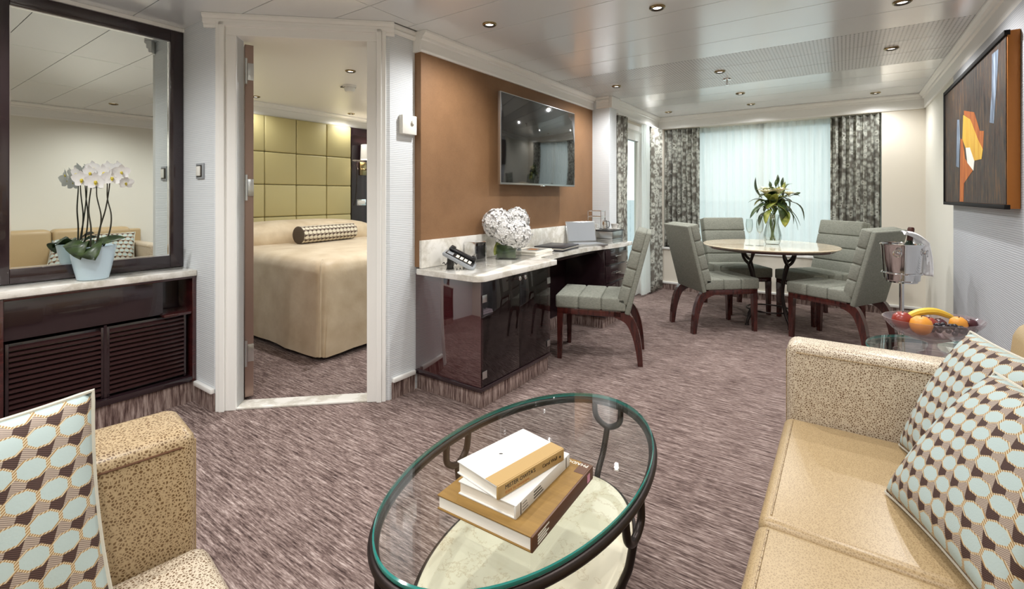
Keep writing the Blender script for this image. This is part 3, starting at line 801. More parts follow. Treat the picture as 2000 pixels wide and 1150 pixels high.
# potted orchid
def orchid():
    t = thing('potted_orchid', 'white orchid in a pale blue ceramic pot on the console', 'plant', (-3.19, .765, .77))
    MB().lathe([(0, 0), (.058, 0), (.064, .004), (.078, .07), (.09, .14), (.096, .172), (.093, .174), (.088, .168), (.086, .155), (0, .155)], 40).build('pot', 'pot_blue', t)
    MB().lathe([(0, .150), (.084, .150), (.08, .158), (0, .164)], 24).build('bark', 'soil', t)
    V = Vector
    e_r = V((.82, .573, 0)); e_f = V((-.573, .82, 0))       # right / away as seen from the sitting area
    def pt(r, f, z): return e_r * r + e_f * f + V((0, 0, z))
    for (b, tip, w, sag) in (((.0, -.02, .155), (.17, .0, .215), .062, .10), ((.02, -.03, .155), (.10, -.10, .11), .10, .35), ((-.01, -.02, .155), (-.11, -.05, .175), .055, .2),
                             ((.0, .01, .155), (.06, .06, .20), .06, .2), ((-.01, .0, .155), (-.06, .04, .19), .05, .2), ((-.01, -.03, .155), (.045, -.12, .115), .085, .5)):
        MB().leaf(pt(*b), pt(*tip), w * 1.15, up=tuple(-e_f * .75 + V((0, 0, 1))), sag=sag, n=9).build('leaf', 'leaf_dark', t, solid=.002)
    st = []
    for pts in (((-.015, 0, .15), (-.01, .0, .26), (-.022, .0, .36), (-.010, .0, .47), (.01, -.01, .53), (.04, -.03, .56)),
                ((.01, 0, .15), (.035, .0, .25), (.042, .0, .33), (.02, .0, .43), (.025, -.01, .52), (.0, -.03, .55)),
                ((.02, -.01, .15), (.035, -.0, .26), (.065, .0, .36), (.083, .0, .46), (.10, -.01, .53), (.13, -.03, .55)),
                ((.045, 0, .15), (.085, .0, .24), (.095, .0, .33), (.075, .0, .42), (.08, -.01, .51), (.06, -.03, .55))):
        p = spline([pt(*q) for q in pts], 6); MB().tube(p, [.0042 - .0025 * i / len(p) for i in range(len(p))], 7).build('stem', 'stem_dark', t)
    for (r, f, z, tw, sz) in ((-.055, -.03, .545, 2.6, .05), (-.01, -.05, .515, 3.4, .058), (.03, -.045, .55, 3.0, .05), (.005, .0, .575, 3.2, .05), (.065, -.055, .505, 3.5, .06), (.10, -.045, .55, 3.1, .055),
                             (.135, -.04, .525, 3.8, .055), (.085, .0, .575, 3.0, .05), (.165, -.02, .555, 4.2, .05), (-.035, .01, .56, 2.4, .045), (.12, .02, .58, 2.8, .045), (.04, .02, .53, 1.2, .05), (.155, .02, .50, 4.4, .045)):
        c = pt(r, f, z); fw = (-e_f * .8 + e_r * (tw - 3.1) * .6 + V((0, 0, -.15))).normalized()
        up = V((0, 0, 1)); rt = fw.cross(up).normalized(); up2 = rt.cross(fw).normalized()
        b = MB()
        for a, w, l in ((90, .55, 1.), (162, .85, 1.), (18, .85, 1.), (225, .6, .9), (315, .6, .9)):
            a = math.radians(a); d = rt * math.cos(a) + up2 * math.sin(a)
            b.leaf(c, c + d * sz * l * .82 + fw * sz * .12, sz * w * .95, up=fw, sag=-.06, n=5, fold=.1)
        fl = b.build('blossom', 'white_petal', t, ang=60)
        b = MB(); b.sphere(c + fw * .006 - up2 * .004, sz * .13, 8, (1, 1, 1.2)); b.leaf(c, c - up2 * sz * .32 + fw * .012, sz * .22, up=fw, n=4); b.build('lip', 'yellow_lip', fl)
    return t
orchid()

# small wall fittings
sw = thing('light_switch', 'square chrome light switch on the narrow wall left of the doorway', 'switch', (-3.051, YR, 1.345))
MB().box(-.047, .047, -.010, 0, -.045, .045, .003).build('plate', 'grey_plastic', sw)
MB().box(-.033, .033, -.013, -.009, -.034, .034, .002).build('surround', 'lamp_dark', sw)
MB().box(-.024, .024, -.019, -.012, -.028, .028, .003).build('rocker', 'white_plastic', sw)
tm = thing('thermostat', 'white thermostat box on the wall beside the amber panel', 'thermostat', (XD, 1.995, 1.63))
MB().box(0, .035, -.055, .06, -.055, .06, .004).build('housing', 'white_plastic', tm)
MB().lathe([(0, .0), (.014, .0), (.013, .012), (0, .013)], 20).build('dial', 'white_plastic', tm).matrix_local = Matrix.Translation((.035, .025, .02)) @ Matrix.Rotation(PI / 2, 4, 'Y')

# ------------------------------------------------------------------ television
tv = thing('television', 'flat screen television with thin silver bezel on the amber wall', 'television', (-2.03, 3.311, 1.285))
MB().box(-2.045, -2.018, 2.738, 3.884, 1.285, 1.958, .004).build('bezel', 'brushed_steel', tv, world=True)
MB().box(-2.0185, -2.0145, 2.747, 3.875, 1.300, 1.950, .001).build('screen', 'screen_black', tv, world=True)
MB().box(-2.075, -2.045, 2.86, 3.76, 1.35, 1.85, .012).build('rear_housing', 'black_plastic', tv, world=True)
MB().box(XO + .001, -2.07, 3.15, 3.47, 1.45, 1.75, .004).build('wall_mount', 'black_plastic', tv, world=True)
MB().box(-2.03, -2.012, 3.28, 3.35, 1.279, 1.290, .003).build('logo_bar', 'chrome', tv, world=True)

# ------------------------------------------------------------------ desk
top = thing('marble_worktop', 'long white marble worktop along the amber wall', 'worktop', (-1.95, 3.2, .722))
poly = [(XO + .001, 2.03)]
rc = .05
for k in range(7):
    a = -PI / 2 + k / 6 * PI / 2; poly.append((-1.635 - rc + rc * math.cos(a), 2.03 + rc + rc * math.sin(a)))
for k in range(4):
    a = k / 3 * PI / 2; poly.append((-1.655 + .02 * math.cos(a), 2.875 + .02 * math.sin(a)))
poly += [(-1.775, 2.897), (-1.80, 2.93), (-1.812, 3.2), (-1.815, 3.5), (-1.80, 3.75), (-1.765, 3.95), (-1.725, 4.12), (-1.705, 4.30), (-1.70, 4.49), (XO + .001, 4.49)]
MB().prism(poly, .722, .757, 'z', .004).build('surface', 'marble', top, world=True, ang=30)
tag(MB().box(XO + .001, XO + .021, 2.055, 4.49, .757, .927, .002).build('marble_upstand', 'marble'), 'white marble upstand strip along the foot of the amber wall', 'upstand')

cb = thing('desk_cabinet', 'glossy mahogany cabinet with smoked glass doors under the desk top', 'cabinet', (-1.9, 2.45, 0))
cx0, cx1, cy0, cy1 = XD + .002, -1.668, 2.075, 2.835
MB().box(cx0, cx1 - .006, cy0 + .012, cy1 - .012, 0, .098, .002).build('plinth', 'carpet_skirt', cb, world=True)
MB().box(cx0, cx1, cy0, cy0 + .025, .1, .721, .002).build('side_panel', 'mahogany_gloss', cb, world=True)
MB().box(cx0, cx1, cy1 - .025, cy1, .1, .721, .002).build('side_panel', 'mahogany', cb, world=True)
MB().box(cx0, cx1 + .008, cy0 - .008, cy1 + .004, .098, .122, .004).build('base_board', 'espresso', cb, world=True)
MB().box(cx0, cx0 + .012, cy0 + .025, cy1 - .025, .122, .721).build('back_panel', 'espresso', cb, world=True, smooth=False)
MB().box(cx0 + .012, cx1 - .03, cy0 + .026, cy1 - .026, .702, .721).build('top_panel', 'espresso', cb, world=True, smooth=False)
MB().box(cx0 + .013, cx1 - .03, cy0 + .026, cy1 - .026, .497, .505).build('glass_shelf', 'glass', cb, world=True, smooth=False)
cm = (cy0 + cy1) / 2
for i, (y0, y1) in enumerate(((cy0 + .004, cm - .002), (cm + .002, cy1 - .004))):
    d = MB().box(cx1 + .001, cx1 + .007, y0, y1, .128, .716, .001).build('glass_door', 'smoked_glass', cb, world=True)
    off = Vector((1.9, -2.45, 0))
    yk = cm + (-.03 if i == 0 else .03)
    MB().lathe([(0, 0), (.006, 0), (.006, .012), (.014, .018), (.014, .026), (0, .03)], 16).build('knob', 'chrome', d).matrix_local = Matrix.Translation(Vector((cx1 + .007, yk, .692)) + off) @ Matrix.Rotation(PI / 2, 4, 'Y')
    yh = y0 + .002 if i == 0 else y1 - .042
    for z in (.17, .60):
        MB().box(cx1 + .0072, cx1 + .010, yh, yh + .04, z, z + .042, .001).build('hinge', 'brushed_steel', d).location = off
# glasses and cloth inside the cabinet
def wineglass(name, label, loc, h, rb, cat='glass', group=None, sc=1.):
    t = thing(name, label, cat, loc, 0, group)
    MB().lathe([(rb * .9, 0), (rb * .95, .002), (.006, .006), (.0035, .012), (.0035, h * .42), (.005, h * .45), (rb * .55, h * .52), (rb * .95, h * .62), (rb, h * .74), (rb * .86, h), (rb * .84, h), (rb * .97, h * .74), (rb * .9, h * .63), (rb * .5, h * .535), (0, h * .47)], 24).build('bowl', 'crystal', t)
    return t
wineglass('wine_glass', 'wine glass in the cabinet nearest its glass door', (-1.76, 2.52, .506), .17, .034)
wineglass('wine_glass', 'middle wine glass behind the smoked cabinet door', (-1.80, 2.60, .506), .17, .034)
wineglass('wine_glass', 'wine glass furthest right inside the cabinet', (-1.86, 2.70, .506), .18, .036)
nk = thing('folded_cloth', 'folded white cloth with a bottle opener on the cabinet shelf', 'cloth', (-1.78, 2.19, .506))
for k in range(3): MB().box(-.07, .06, -.06 + .004 * k, .07 - .003 * k, .001 + k * .007, .007 + k * .007, .003).build('fold', 'napkin', nk)
op = MB().tube(spline([(-1.80, 2.16, .535), (-1.77, 2.19, .545), (-1.73, 2.2, .536)]), .006, 8).build('bottle_opener', 'chrome'); tag(op, 'chrome bottle opener lying on the white cloth in the cabinet', 'bottle opener')

pd = thing('desk_pedestal', 'dark mahogany desk pedestal and knee panel behind the grey chair', 'desk', (-1.95, 4.0, 0))
MB().box(XD + .002, -1.79, 3.99, 4.46, 0, .098).build('plinth', 'carpet_skirt', pd, world=True, smooth=False)
MB().box(XD + .03, -1.765, 3.97, 4.47, .1, .721, .003).build('body', 'espresso', pd, world=True)
for z0, z1 in ((.13, .40), (.415, .56), (.575, .71)):
    dr = MB().box(-1.765, -1.750, 3.98, 4.46, z0, z1, .003).build('drawer', 'espresso', pd, world=True)
    MB().tube([(-1.735, 4.15, (z0 + z1) / 2), (-1.735, 4.28, (z0 + z1) / 2)], .005, 8).build('handle', 'chrome', dr).location = Vector((1.95, -4.0, 0))
MB().box(XD + .002, XD + .03, 2.84, 4.47, .10, .721).build('knee_panel', 'espresso', pd, world=True, smooth=False)
MB().box(XD + .03, XD + .045, 2.84, 3.96, 0, .098).build('skirting', 'carpet_skirt', pd, world=True, smooth=False)
MB().box(-2.10, -1.84, 3.0, 3.94, .690, .7215, .003).build('pencil_drawer', 'espresso', pd, world=True)

# telephone
ph = thing('telephone', 'black and silver desk telephone on the marble near the door', 'telephone', (-1.94, 2.21, .757), math.radians(-55))
ph_m = Matrix.Translation((0, 0, .0))
q = MB(); q.prism([(-.095, .088), (.06, .004), (.092, 0), (.096, .012), (-.085, .106), (-.097, .104)], -.088, .088, 'x', .003); q.build('base', 'grey_plastic', ph)
MB().prism([(-.075, 0), (-.045, 0), (-.03, .058), (-.07, .078)], -.06, .06, 'x', .003).build('stand', 'black_plastic', ph)
sl = math.atan2(.093, -.18); nrmv = Vector((0, .459, .888))
def on_slope(u, v, h): # u across, v down the slope from the top 0..1
    return Vector((u, -.083 + .172 * v, .106 - .089 * v)) + nrmv * h
def slope_box(u0, u1, v0, v1, h0, h1, bev):
    a = on_slope((u0 + u1) / 2, (v0 + v1) / 2, (h0 + h1) / 2); ey = Vector((0, .888, -.459))
    return MB().obox(frame_matrix(a, Vector((1, 0, 0)), ey, nrmv) @ Matrix.Diagonal((u1 - u0, (v1 - v0) * .194, h1 - h0, 1)), bev)
slope_box(-.083, .083, .02, .98, -.002, .004, .002).build('fascia', 'black_plastic', ph)
slope_box(-.078, -.028, .02, .98, .006, .030, .010).build('handset', 'black_plastic', ph)
slope_box(-.076, -.030, .04, .22, .004, .040, .008).build('earpiece', 'black_plastic', ph)
slope_box(-.076, -.030, .78, .96, .004, .040, .008).build('mouthpiece', 'black_plastic', ph)
slope_box(-.015, .075, .06, .26, .004, .006, .001).build('display', 'grey_plastic', ph)
for r in range(4):
    for c in range(3):
        slope_box(-.012 + c * .031, .012 + c * .031, .36 + r * .14, .46 + r * .14, .004, .008, .001).build('key', 'ink_light', ph)
MB().tube([Vector((-.07 + .004 * math.cos(i * 1.2) - .02 * math.sin(i / 40 * PI), -.10 + .17 * i / 40 - .02, .012 + .008 * math.sin(i * 1.2))) - Vector((.03, 0, 0)) for i in range(41)], .003, 6).build('cord', 'black_plastic', ph)

bx = thing('tissue_box', 'upright black box with chrome sides against the splashback', 'box', (-2.055, 2.50, .757))
MB().box(-.045, .045, -.055, .055, 0, .13, .004).build('body', 'screen_black', bx)
for s in (-1, 1): MB().box(-.047, .047, s * .058 - .004, s * .058 + .004, 0, .135, .002).build('side_plate', 'chrome', bx)
MB().box(.0455, .0475, -.035, .035, .02, .11, .0005).build('window', 'black_plastic', bx)

# hydrangeas
vs = thing('glass_vase', 'square clear glass vase holding white hydrangeas', 'vase', (-1.945, 2.735, .757), math.radians(20))
def sqv(h0, h1, s0, s1):
    return [(-s0, -s0), (s0, -s0), (s0, s0), (-s0, s0)]
q = MB(); a = .075
for x0, x1, y0, y1 in ((-a, a, -a, -a + .006), (-a, a, a - .006, a), (-a, -a + .006, -a + .006, a - .006), (a - .006, a, -a + .006, a - .006)): q.box(x0, x1, y0, y1, .012, .14)
q.build('walls', 'crystal', vs, smooth=False)
MB().box(-a, a, -a, a, 0, .012, .002).build('base', 'crystal', vs)
MB().box(-a + .008, a - .008, -a + .008, a - .008, .014, .10, .002).build('leaf_lining', 'leaf_dark', vs)
hy = thing('hydrangea_bunch', 'bunch of three round white hydrangea heads in the square vase', 'flowers', (-1.945, 2.735, .86))
def hyd_head(c, r, n):
    mb = MB(); c = Vector(c)
    mb.sphere(c, r * .72, 14)
    for i in range(n):
        z = 1 - 2 * (i + .5) / n; t = i * 2.39996; rr = math.sqrt(1 - z * z)
        d = Vector((rr * math.cos(t), rr * math.sin(t), z)); d = (d + Vector([random.uniform(-.12, .12) for _ in range(3)])).normalized()
        p = c + d * r * random.uniform(.9, 1.04); a = d.orthogonal().normalized(); b = d.cross(a); th = random.uniform(0, PI)
        for k in range(4):
            ang = th + k * PI / 2; e = a * math.cos(ang) + b * math.sin(ang); s_ = d.cross(e); L = r * .25; tilt = random.uniform(-.25, .35)
            v0 = mb.bm.verts.new(p); v1 = mb.bm.verts.new(p + e * L * .55 + s_ * L * .42 + d * L * .2); v2 = mb.bm.verts.new(p + e * L + d * L * tilt); v3 = mb.bm.verts.new(p + e * L * .55 - s_ * L * .42 + d * L * .2)
            mb.bm.faces.new((v0, v1, v2)); mb.bm.faces.new((v0, v2, v3))
    return mb
er = Vector((.82, .573, 0)); ef = Vector((-.573, .82, 0))
for r, f_, z, rad in ((-.075, .0, .145, .105), (.06, -.03, .075, .10), (.055, .05, .165, .09), (-.02, -.05, .09, .085)):
    hyd_head(er * r + ef * f_ + Vector((0, 0, z)), rad, 150).build('flower_head', 'white_petal', hy, ang=30)
for k in range(5):
    a = k * 1.3; MB().tube([(.03 * math.cos(a), .03 * math.sin(a), -.085), (.012 * math.cos(a + 1), .012 * math.sin(a + 1), .06)], .004, 6).build('stem', 'stem_green', hy)
MB().leaf(er * -.05 + Vector((0, 0, .04)) + ef * -.02, er * -.10 + ef * -.05 + Vector((0, 0, -.075)), .05, up=tuple(-ef), n=7).build('leaf', 'leaf_light', hy, solid=.001)

# magazines, folder, laptop
zz = .757
for i, (dx, dy, a, h, m, lb) in enumerate(((0, 0, 4, .012, 'paper_white', 'bottom magazine of the stack beside the hydrangea vase'), (.004, .006, 2, .009, 'paper_white', 'middle magazine of the stack beside the hydrangea vase'), (.0, -.003, 5, .009, 'paper_white', 'top magazine with printed brown cover beside the hydrangea vase'))):
    t = thing('magazine', lb, 'magazine', (-1.98 + dx, 3.10 + dy, zz), math.radians(a), 'magazines on the desk')
    MB().box(-.105, .105, -.14, .14, 0.0003, h, .001).build('pages', 'page_edges', t)
    if i == 2:
        MB().box(-.075, .085, -.09, .11, h, h + .0006).build('cover_print', 'espresso', t, smooth=False)
        MB().box(-.03, .04, -.03, .05, h + .0006, h + .001).build('cover_motif', 'copper_side', t, smooth=False)
    zz += h
fo = thing('leather_folder', 'black leather stationery folder lying on the desk', 'folder', (-1.965, 3.46, .757), math.radians(6))
MB().box(-.13, .13, -.17, .17, .0005, .013, .003).build('lower_cover', 'black_leather', fo)
MB().box(-.122, .122, -.162, .162, .013, .024, .001).build('pages', 'page_edges', fo)
MB().box(-.13, .13, -.17, .17, .024, .036, .004).build('upper_cover', 'black_leather', fo)
lt = thing('laptop', 'open silver laptop standing near the coffee tray', 'laptop', (-1.905, 3.91, .757), math.radians(53))
MB().box(-.15, .15, -.11, .10, .0005, .016, .004).build('base', 'brushed_steel', lt)
MB().box(-.13, .13, -.07, .06, .016, .0175, .0003).build('keyboard', 'grey_plastic', lt)
sc = frame_matrix(Vector((0, .098, .014)), Vector((1, 0, 0)), Vector((0, .26, .966)), Vector((0, -.966, .26)))
MB().obox(sc @ Matrix.Translation((0, .10, 0)) @ Matrix.Diagonal((.30, .20, .007, 1)), .003).build('lid', 'brushed_steel', lt)
MB().obox(sc @ Matrix.Translation((0, .102, .0042)) @ Matrix.Diagonal((.28, .175, .0015, 1))).build('screen', 'grey_plastic', lt, smooth=False)
# coffee station
cs = thing('coffee_station', 'silver coffee drawer box with dark trim at the far desk end', 'coffee box', (-1.90, 4.26, .757))
for k, (z0, z1, m) in enumerate(((.0, .012, 'brushed_steel'), (.014, .026, 'brushed_steel'), (.028, .042, 'brushed_steel'), (.046, .112, 'brushed_steel'))):
    MB().box(-.12, .14, -.12, .14, z0 + .0003, z1, .003).build('tier', m, cs)
for z0, z1 in ((.012, .014), (.026, .028), (.042, .046)): MB().box(-.115, .135, -.115, .135, z0, z1).build('shadow_gap', 'black_plastic', cs, smooth=False)
MB().box(-.125, .145, -.125, .145, .112, .122, .003).build('tray', 'black_plastic', cs)
def cup(loc, lb):
    t = thing('coffee_cup', lb, 'cup', loc, 0, 'cups on the coffee tray')
    MB().lathe([(0, .004), (.045, .001), (.052, .006), (.05, .007), (.02, .004), (0, .006)], 24).build('saucer', 'paper_white', t)
    MB().lathe([(.02, .006), (.026, .012), (.034, .055), (.032, .055), (.024, .014), (0, .012)], 24).build('body', 'paper_white', t)
    MB().tube(spline([(.031, 0, .045), (.05, 0, .042), (.048, 0, .022), (.028, 0, .02)]), .003, 7).build('handle', 'paper_white', t)
cup((-1.97, 4.19, .879), 'white coffee cup on the left of the coffee tray')
cup((-1.82, 4.33, .879), 'white coffee cup on the right of the coffee tray')
sh = thing('coffee_pot', 'small chrome coffee pot between the two cups', 'coffee pot', (-1.88, 4.24, .879))
MB().lathe([(0, 0), (.028, 0), (.03, .01), (.024, .06), (.02, .085), (.022, .09), (0, .098)], 20).build('body', 'chrome', sh)
MB().lathe([(0, .098), (.005, .1), (.004, .108), (0, .11)], 10).build('knob', 'black_plastic', sh)
MB().tube(spline([(.022, .0, .08), (.045, 0, .075), (.045, 0, .03), (.026, 0, .02)]), .003, 7).build('handle', 'black_plastic', sh)
rk = thing('wire_rack', 'chrome wire rack behind the cups at the desk end', 'rack', (-2.03, 4.32, .879))
for dx, dy in ((-.05, -.04), (.09, -.04), (-.05, .06), (.09, .06)): MB().tube([(dx, dy, 0), (dx, dy, .18)], .004, 7).build('post', 'chrome', rk)
for z in (.12, .175): MB().tube([(-.05, -.04, z), (.09, -.04, z), (.09, .06, z), (-.05, .06, z), (-.05, -.04, z)], .004, 6).build('rail', 'chrome', rk)
MB().box(-.05, .09, -.04, .06, .10, .106).build('shelf', 'glass', rk, smooth=False)

# ------------------------------------------------------------------ chairs
def make_chair():
    t = thing('upholstered_chair', 'chair', 'chair')
    hw = .228
    # seat in three channels
    q = MB(); ys_ = [-.235, -.06, .105, .275]
    for a, b in zip(ys_, ys_[1:]): q.box(-hw, hw, a + .001, b - .001, .378, .474, .014, 3)
    q.box(-hw + .012, hw - .012, ys_[0] + .01, ys_[-1] - .012, .385, .462)
    q.build('seat', 'tweed', t)
    # backrest: leaning slab with four channels in front and a flat rear panel
    lean = math.radians(14.5); e_up = Vector((0, -math.sin(lean), math.cos(lean))); e_f = Vector((0, math.cos(lean), math.sin(lean)))
    o = Vector((0, -.215, .395))
    fm = frame_matrix(o, Vector((1, 0, 0)), e_f, e_up)
    q = MB(); hs = [.03, .165, .295, .425, .572]
    for a, b in zip(hs, hs[1:]): q.obox(fm @ Matrix.Translation((0, .018, (a + b) / 2)) @ Matrix.Diagonal((2 * hw, .075, b - a - .002, 1)), .014, 3)
    q.obox(fm @ Matrix.Translation((0, .014, .3)) @ Matrix.Diagonal((2 * hw - .02, .06, .53, 1)))
    q.build('backrest', 'tweed', t)
    MB().obox(fm @ Matrix.Translation((0, -.034, .272)) @ Matrix.Diagonal((2 * hw, .036, .602, 1)), .010, 3).build('rear_panel', 'tweed', t)
    # wooden underframe
    MB().box(-hw + .008, hw - .008, -.20, .262, .335, .380, .004).build('apron', 'chair_wood', t)
    for s in (-1, 1):
        x0 = s * (hw - .008); x1 = s * (hw - .052)
        xa, xb = min(x0, x1), max(x0, x1)
        q = MB(); q.obox(Matrix.Translation(((xa + xb) / 2, .24, .17)) @ Matrix.Diagonal((.044, .044, .34, 1)))
        for v in q.bm.verts:
            if v.co.z < .1: v.co.x = (xa + xb) / 2 + (v.co.x - (xa + xb) / 2) * .72; v.co.y = .245 + (v.co.y - .24) * .72
        q.build('leg', 'chair_wood', t, smooth=False)
        outer = spline([(0, -.245, .372), (0, -.285, .33), (0, -.322, .24), (0, -.342, .12), (0, -.350, 0)], 5)
        inner = spline([(0, -.316, 0), (0, -.300, .11), (0, -.275, .21), (0, -.232, .295), (0, -.15, .336)], 5)
        poly = [(p.y, p.z) for p in outer] + [(p.y, p.z) for p in inner] + [(-.15, .372)]
        MB().prism(poly, xa, xb, 'x').build('rear_leg', 'chair_wood', t, ang=30)
    return t
ch = make_chair()
spots = (((-1.555, 3.35), (-.951, -.309), 'grey tweed chair with curved wooden rear legs pulled up to the desk'),
         ((-.965, 4.67), (.736, .677), 'dining chair at the table, rear turned to us, nearest the desk'),
         ((-.056, 4.75), (-.88, .47), 'dining chair at the table beside the champagne bucket, back to the grey wall'),
         ((-.93, 5.50), (.60, -.80), 'dining chair on the window side, left, its channelled backrest facing us'),
         ((-.22, 5.47), (-.64, -.77), 'dining chair on the window side, right, in front of the sheer curtain'))
for i, ((x, y), (fx, fy), lb) in enumerate(spots):
    o = ch if i == 0 else copy_tree(ch)
    o.location = (x, y, 0); o.rotation_euler = (0, 0, math.atan2(fy, fx) - PI / 2)
    o['label'] = lb; o['group'] = 'desk and dining chairs'

# ------------------------------------------------------------------ dining table
TX, TY = -.585, 5.07
dt = thing('dining_table', 'round stone topped dining table on dark forked metal legs', 'table', (TX, TY, 0))
MB().lathe([(0, .722), (.55, .722), (.568, .727), (.575, .734), (.575, .738), (.570, .742), (0, .742)], 72).build('table_top', 'table_stone', dt)
MB().lathe([(.40, .700), (.53, .704), (.545, .722), (.40, .722)], 64).build('under_rim', 'chair_wood', dt)
for k in range(4):
    a = PI / 4 + k * PI / 2 + .1; d = Vector((math.cos(a), math.sin(a), 0)); s_ = Vector((-d.y, d.x, 0)); Z = Vector((0, 0, 1))
    lg = MB().tube(spline([d * .245 + Z * .0, d * .235 + Z * .05, d * .19 + Z * .14, d * .165 + Z * .30, d * .185 + Z * .45, d * .225 + Z * .57]), .014, 10).build('leg', 'bronze_metal', dt)
    for s in (-1, 1):
        MB().tube(spline([d * .225 + Z * .57, d * .235 + s_ * s * .035 + Z * .60, d * .24 + s_ * s * .06 + Z * .65, d * .24 + s_ * s * .062 + Z * .706]), .013, 10).build('fork_arm', 'bronze_metal', lg)
    MB().lathe([(0, 0), (.02, 0), (.02, .008), (.014, .016), (0, .016)], 14).build('foot', 'bronze_metal', lg).location = d * .245
MB().tube([(.185 * math.cos(2 * PI * k / 40), .185 * math.sin(2 * PI * k / 40), .135) for k in range(40)], .007, 8, closed=True).build('stretcher_ring', 'bronze_metal', dt)

# lilies in a vase
lv = thing('crystal_vase', 'waisted cut crystal vase in the middle of the dining table', 'vase', (TX + .03, TY + .04, .742))
MB().lathe([(0, 0), (.055, 0), (.062, .01), (.066, .03), (.072, .06), (.074, .09), (.062, .15), (.05, .20), (.052, .24), (.068, .285), (.064, .285), (.047, .24), (.045, .20), (.056, .15), (.066, .09), (.058, .04), (0, .03)], 40).build('body', 'crystal', lv)
q = MB()
for k in range(10):
    a = 2 * PI * k / 10
    q.tube(spline([(.066 * math.cos(a), .066 * math.sin(a), .03), (.076 * math.cos(a + .2), .076 * math.sin(a + .2), .09), (.052 * math.cos(a + .45), .052 * math.sin(a + .45), .20), (.066 * math.cos(a + .6), .066 * math.sin(a + .6), .28)]), .004, 6)
q.build('cut_ribs', 'crystal', lv)
lb_ = thing('lily_bouquet', 'bouquet of cream lilies and dark pointed leaves in the crystal vase', 'flowers', (TX + .03, TY + .04, .78))
V = Vector
for k in range(9):
    a = k * 2.4; MB().tube(spline([(.02 * math.cos(a), .02 * math.sin(a), .0), (.022 * math.cos(a + 2), .022 * math.sin(a + 2), .2), (.10 * math.cos(a), .06 * math.sin(a), .38)]), .004, 6).build('stem', 'stem_green', lb_)
def P3(r, f_, z): return er * r + ef * f_ + V((0, 0, z))
for (b, tp, w, m, sg) in (((-.06, -.05, .36), (-.255, -.08, .21), .06, 'leaf_dark', .12), ((-.10, 0, .40), (-.16, 0, .60), .045, 'leaf_dark', -.15), ((-.05, -.06, .34), (.08, -.14, .20), .085, 'leaf_light', .2), ((.09, -.05, .30), (.05, -.12, .13), .075, 'leaf_light', .2),
        ((.10, 0, .38), (.27, -.05, .19), .055, 'leaf_dark', .25), ((.10, 0, .40), (.26, 0, .42), .04, 'leaf_dark', .2), ((.08, .05, .34), (.22, .05, .26), .05, 'leaf_dark', .15), ((.06, -.04, .32), (.14, -.10, .16), .07, 'leaf_dark', .2), ((-.06, -.04, .28), (-.17, -.08, .14), .045, 'leaf_dark', .2),
        ((-.04, -.06, .30), (-.13, -.12, .16), .05, 'leaf_light', .2), ((.02, -.07, .36), (.02, -.12, .20), .08, 'leaf_dark', .25), ((.05, 0, .42), (.12, 0, .56), .06, 'leaf_light', -.1), ((.02, 0, .4), (-.02, .02, .58), .04, 'leaf_dark', -.1), ((.10, .0, .42), (.20, .02, .54), .055, 'leaf_dark', .3), ((.0, -.05, .36), (-.10, -.09, .30), .09, 'leaf_light', .15), ((.05, -.06, .42), (.10, -.10, .30), .09, 'leaf_dark', .2),
        ((.06, .05, .36), (.24, .08, .36), .05, 'leaf_dark', .2), ((-.02, .05, .36), (-.18, .1, .36), .06, 'leaf_dark', .2), ((.09, -.03, .34), (.20, -.07, .10), .022, 'leaf_dark', .1), ((.10, -.02, .33), (.235, -.05, .14), .018, 'leaf_dark', .1), ((0, .05, .36), (.06, .12, .5), .06, 'leaf_dark', .1), ((-.03, -.02, .38), (-.02, -.09, .44), .07, 'leaf_dark', .1)):
    MB().leaf(P3(*b), P3(*tp), w * 1.15, sag=sg, n=8).build('leaf', m, lb_, solid=.0012)
rg = random.Random(5)
for k in range(48):
    a_ = rg.uniform(0, 2 * PI); r0 = rg.uniform(.0, .06); r1 = rg.uniform(.09, .17 if k % 2 else .23)
    MB().leaf(P3(r0 * math.cos(a_), r0 * math.sin(a_), rg.uniform(.30, .38)), P3(r1 * math.cos(a_), r1 * .8 * math.sin(a_), rg.uniform(.22, .52)), rg.uniform(.045, .08), sag=rg.uniform(.1, .3), n=6).build('leaf', 'leaf_light' if k % 4 == 0 else 'leaf_dark', lb_, solid=.0012)
for (b, tp) in (((.03, 0, .46), (.035, 0, .58)), ((.075, 0, .45), (.10, 0, .60)), ((.055, 0, .48), (.05, .0, .625)), ((.16, 0, .42), (.255, -.02, .455)), ((-.01, 0, .46), (-.02, .01, .56))):
    d = P3(*tp) - P3(*b); MB().tube([P3(*b) + d * q for q in (0, .4, .5, .62, .76, .9, 1)], [.003, .003, .009, .014, .013, .008, .001], 8).build('bud', 'leaf_dark', lb_)
for (r, f_, z, sz) in ((-.105, -.08, .43, .095), (.0, -.10, .44, .105), (.10, -.09, .42, .075), (-.04, .05, .46, .08)):
    c = P3(r, f_, z); b = MB()
    for k in range(6):
        a = k * PI / 3 + r * 9; d = er * math.cos(a) + ef * math.sin(a) * .7 - ef * .25 + V((0, 0, .45)); b.leaf(c, c + d.normalized() * sz, sz * .55, up=(0, 0, 1), sag=.16, n=6, fold=.3)
    fl = b.build('lily_flower', 'lily_petal', lb_, solid=.001, ang=60)
    b = MB()
    for k in range(5):
        a = k * 1.256; b.tube([c, c + (er * math.cos(a) * .3 + ef * math.sin(a) * .3 + V((0, 0, 1))).normalized() * sz * .6], .0015, 5)
    b.build('stamen', 'yellow_lip', fl)
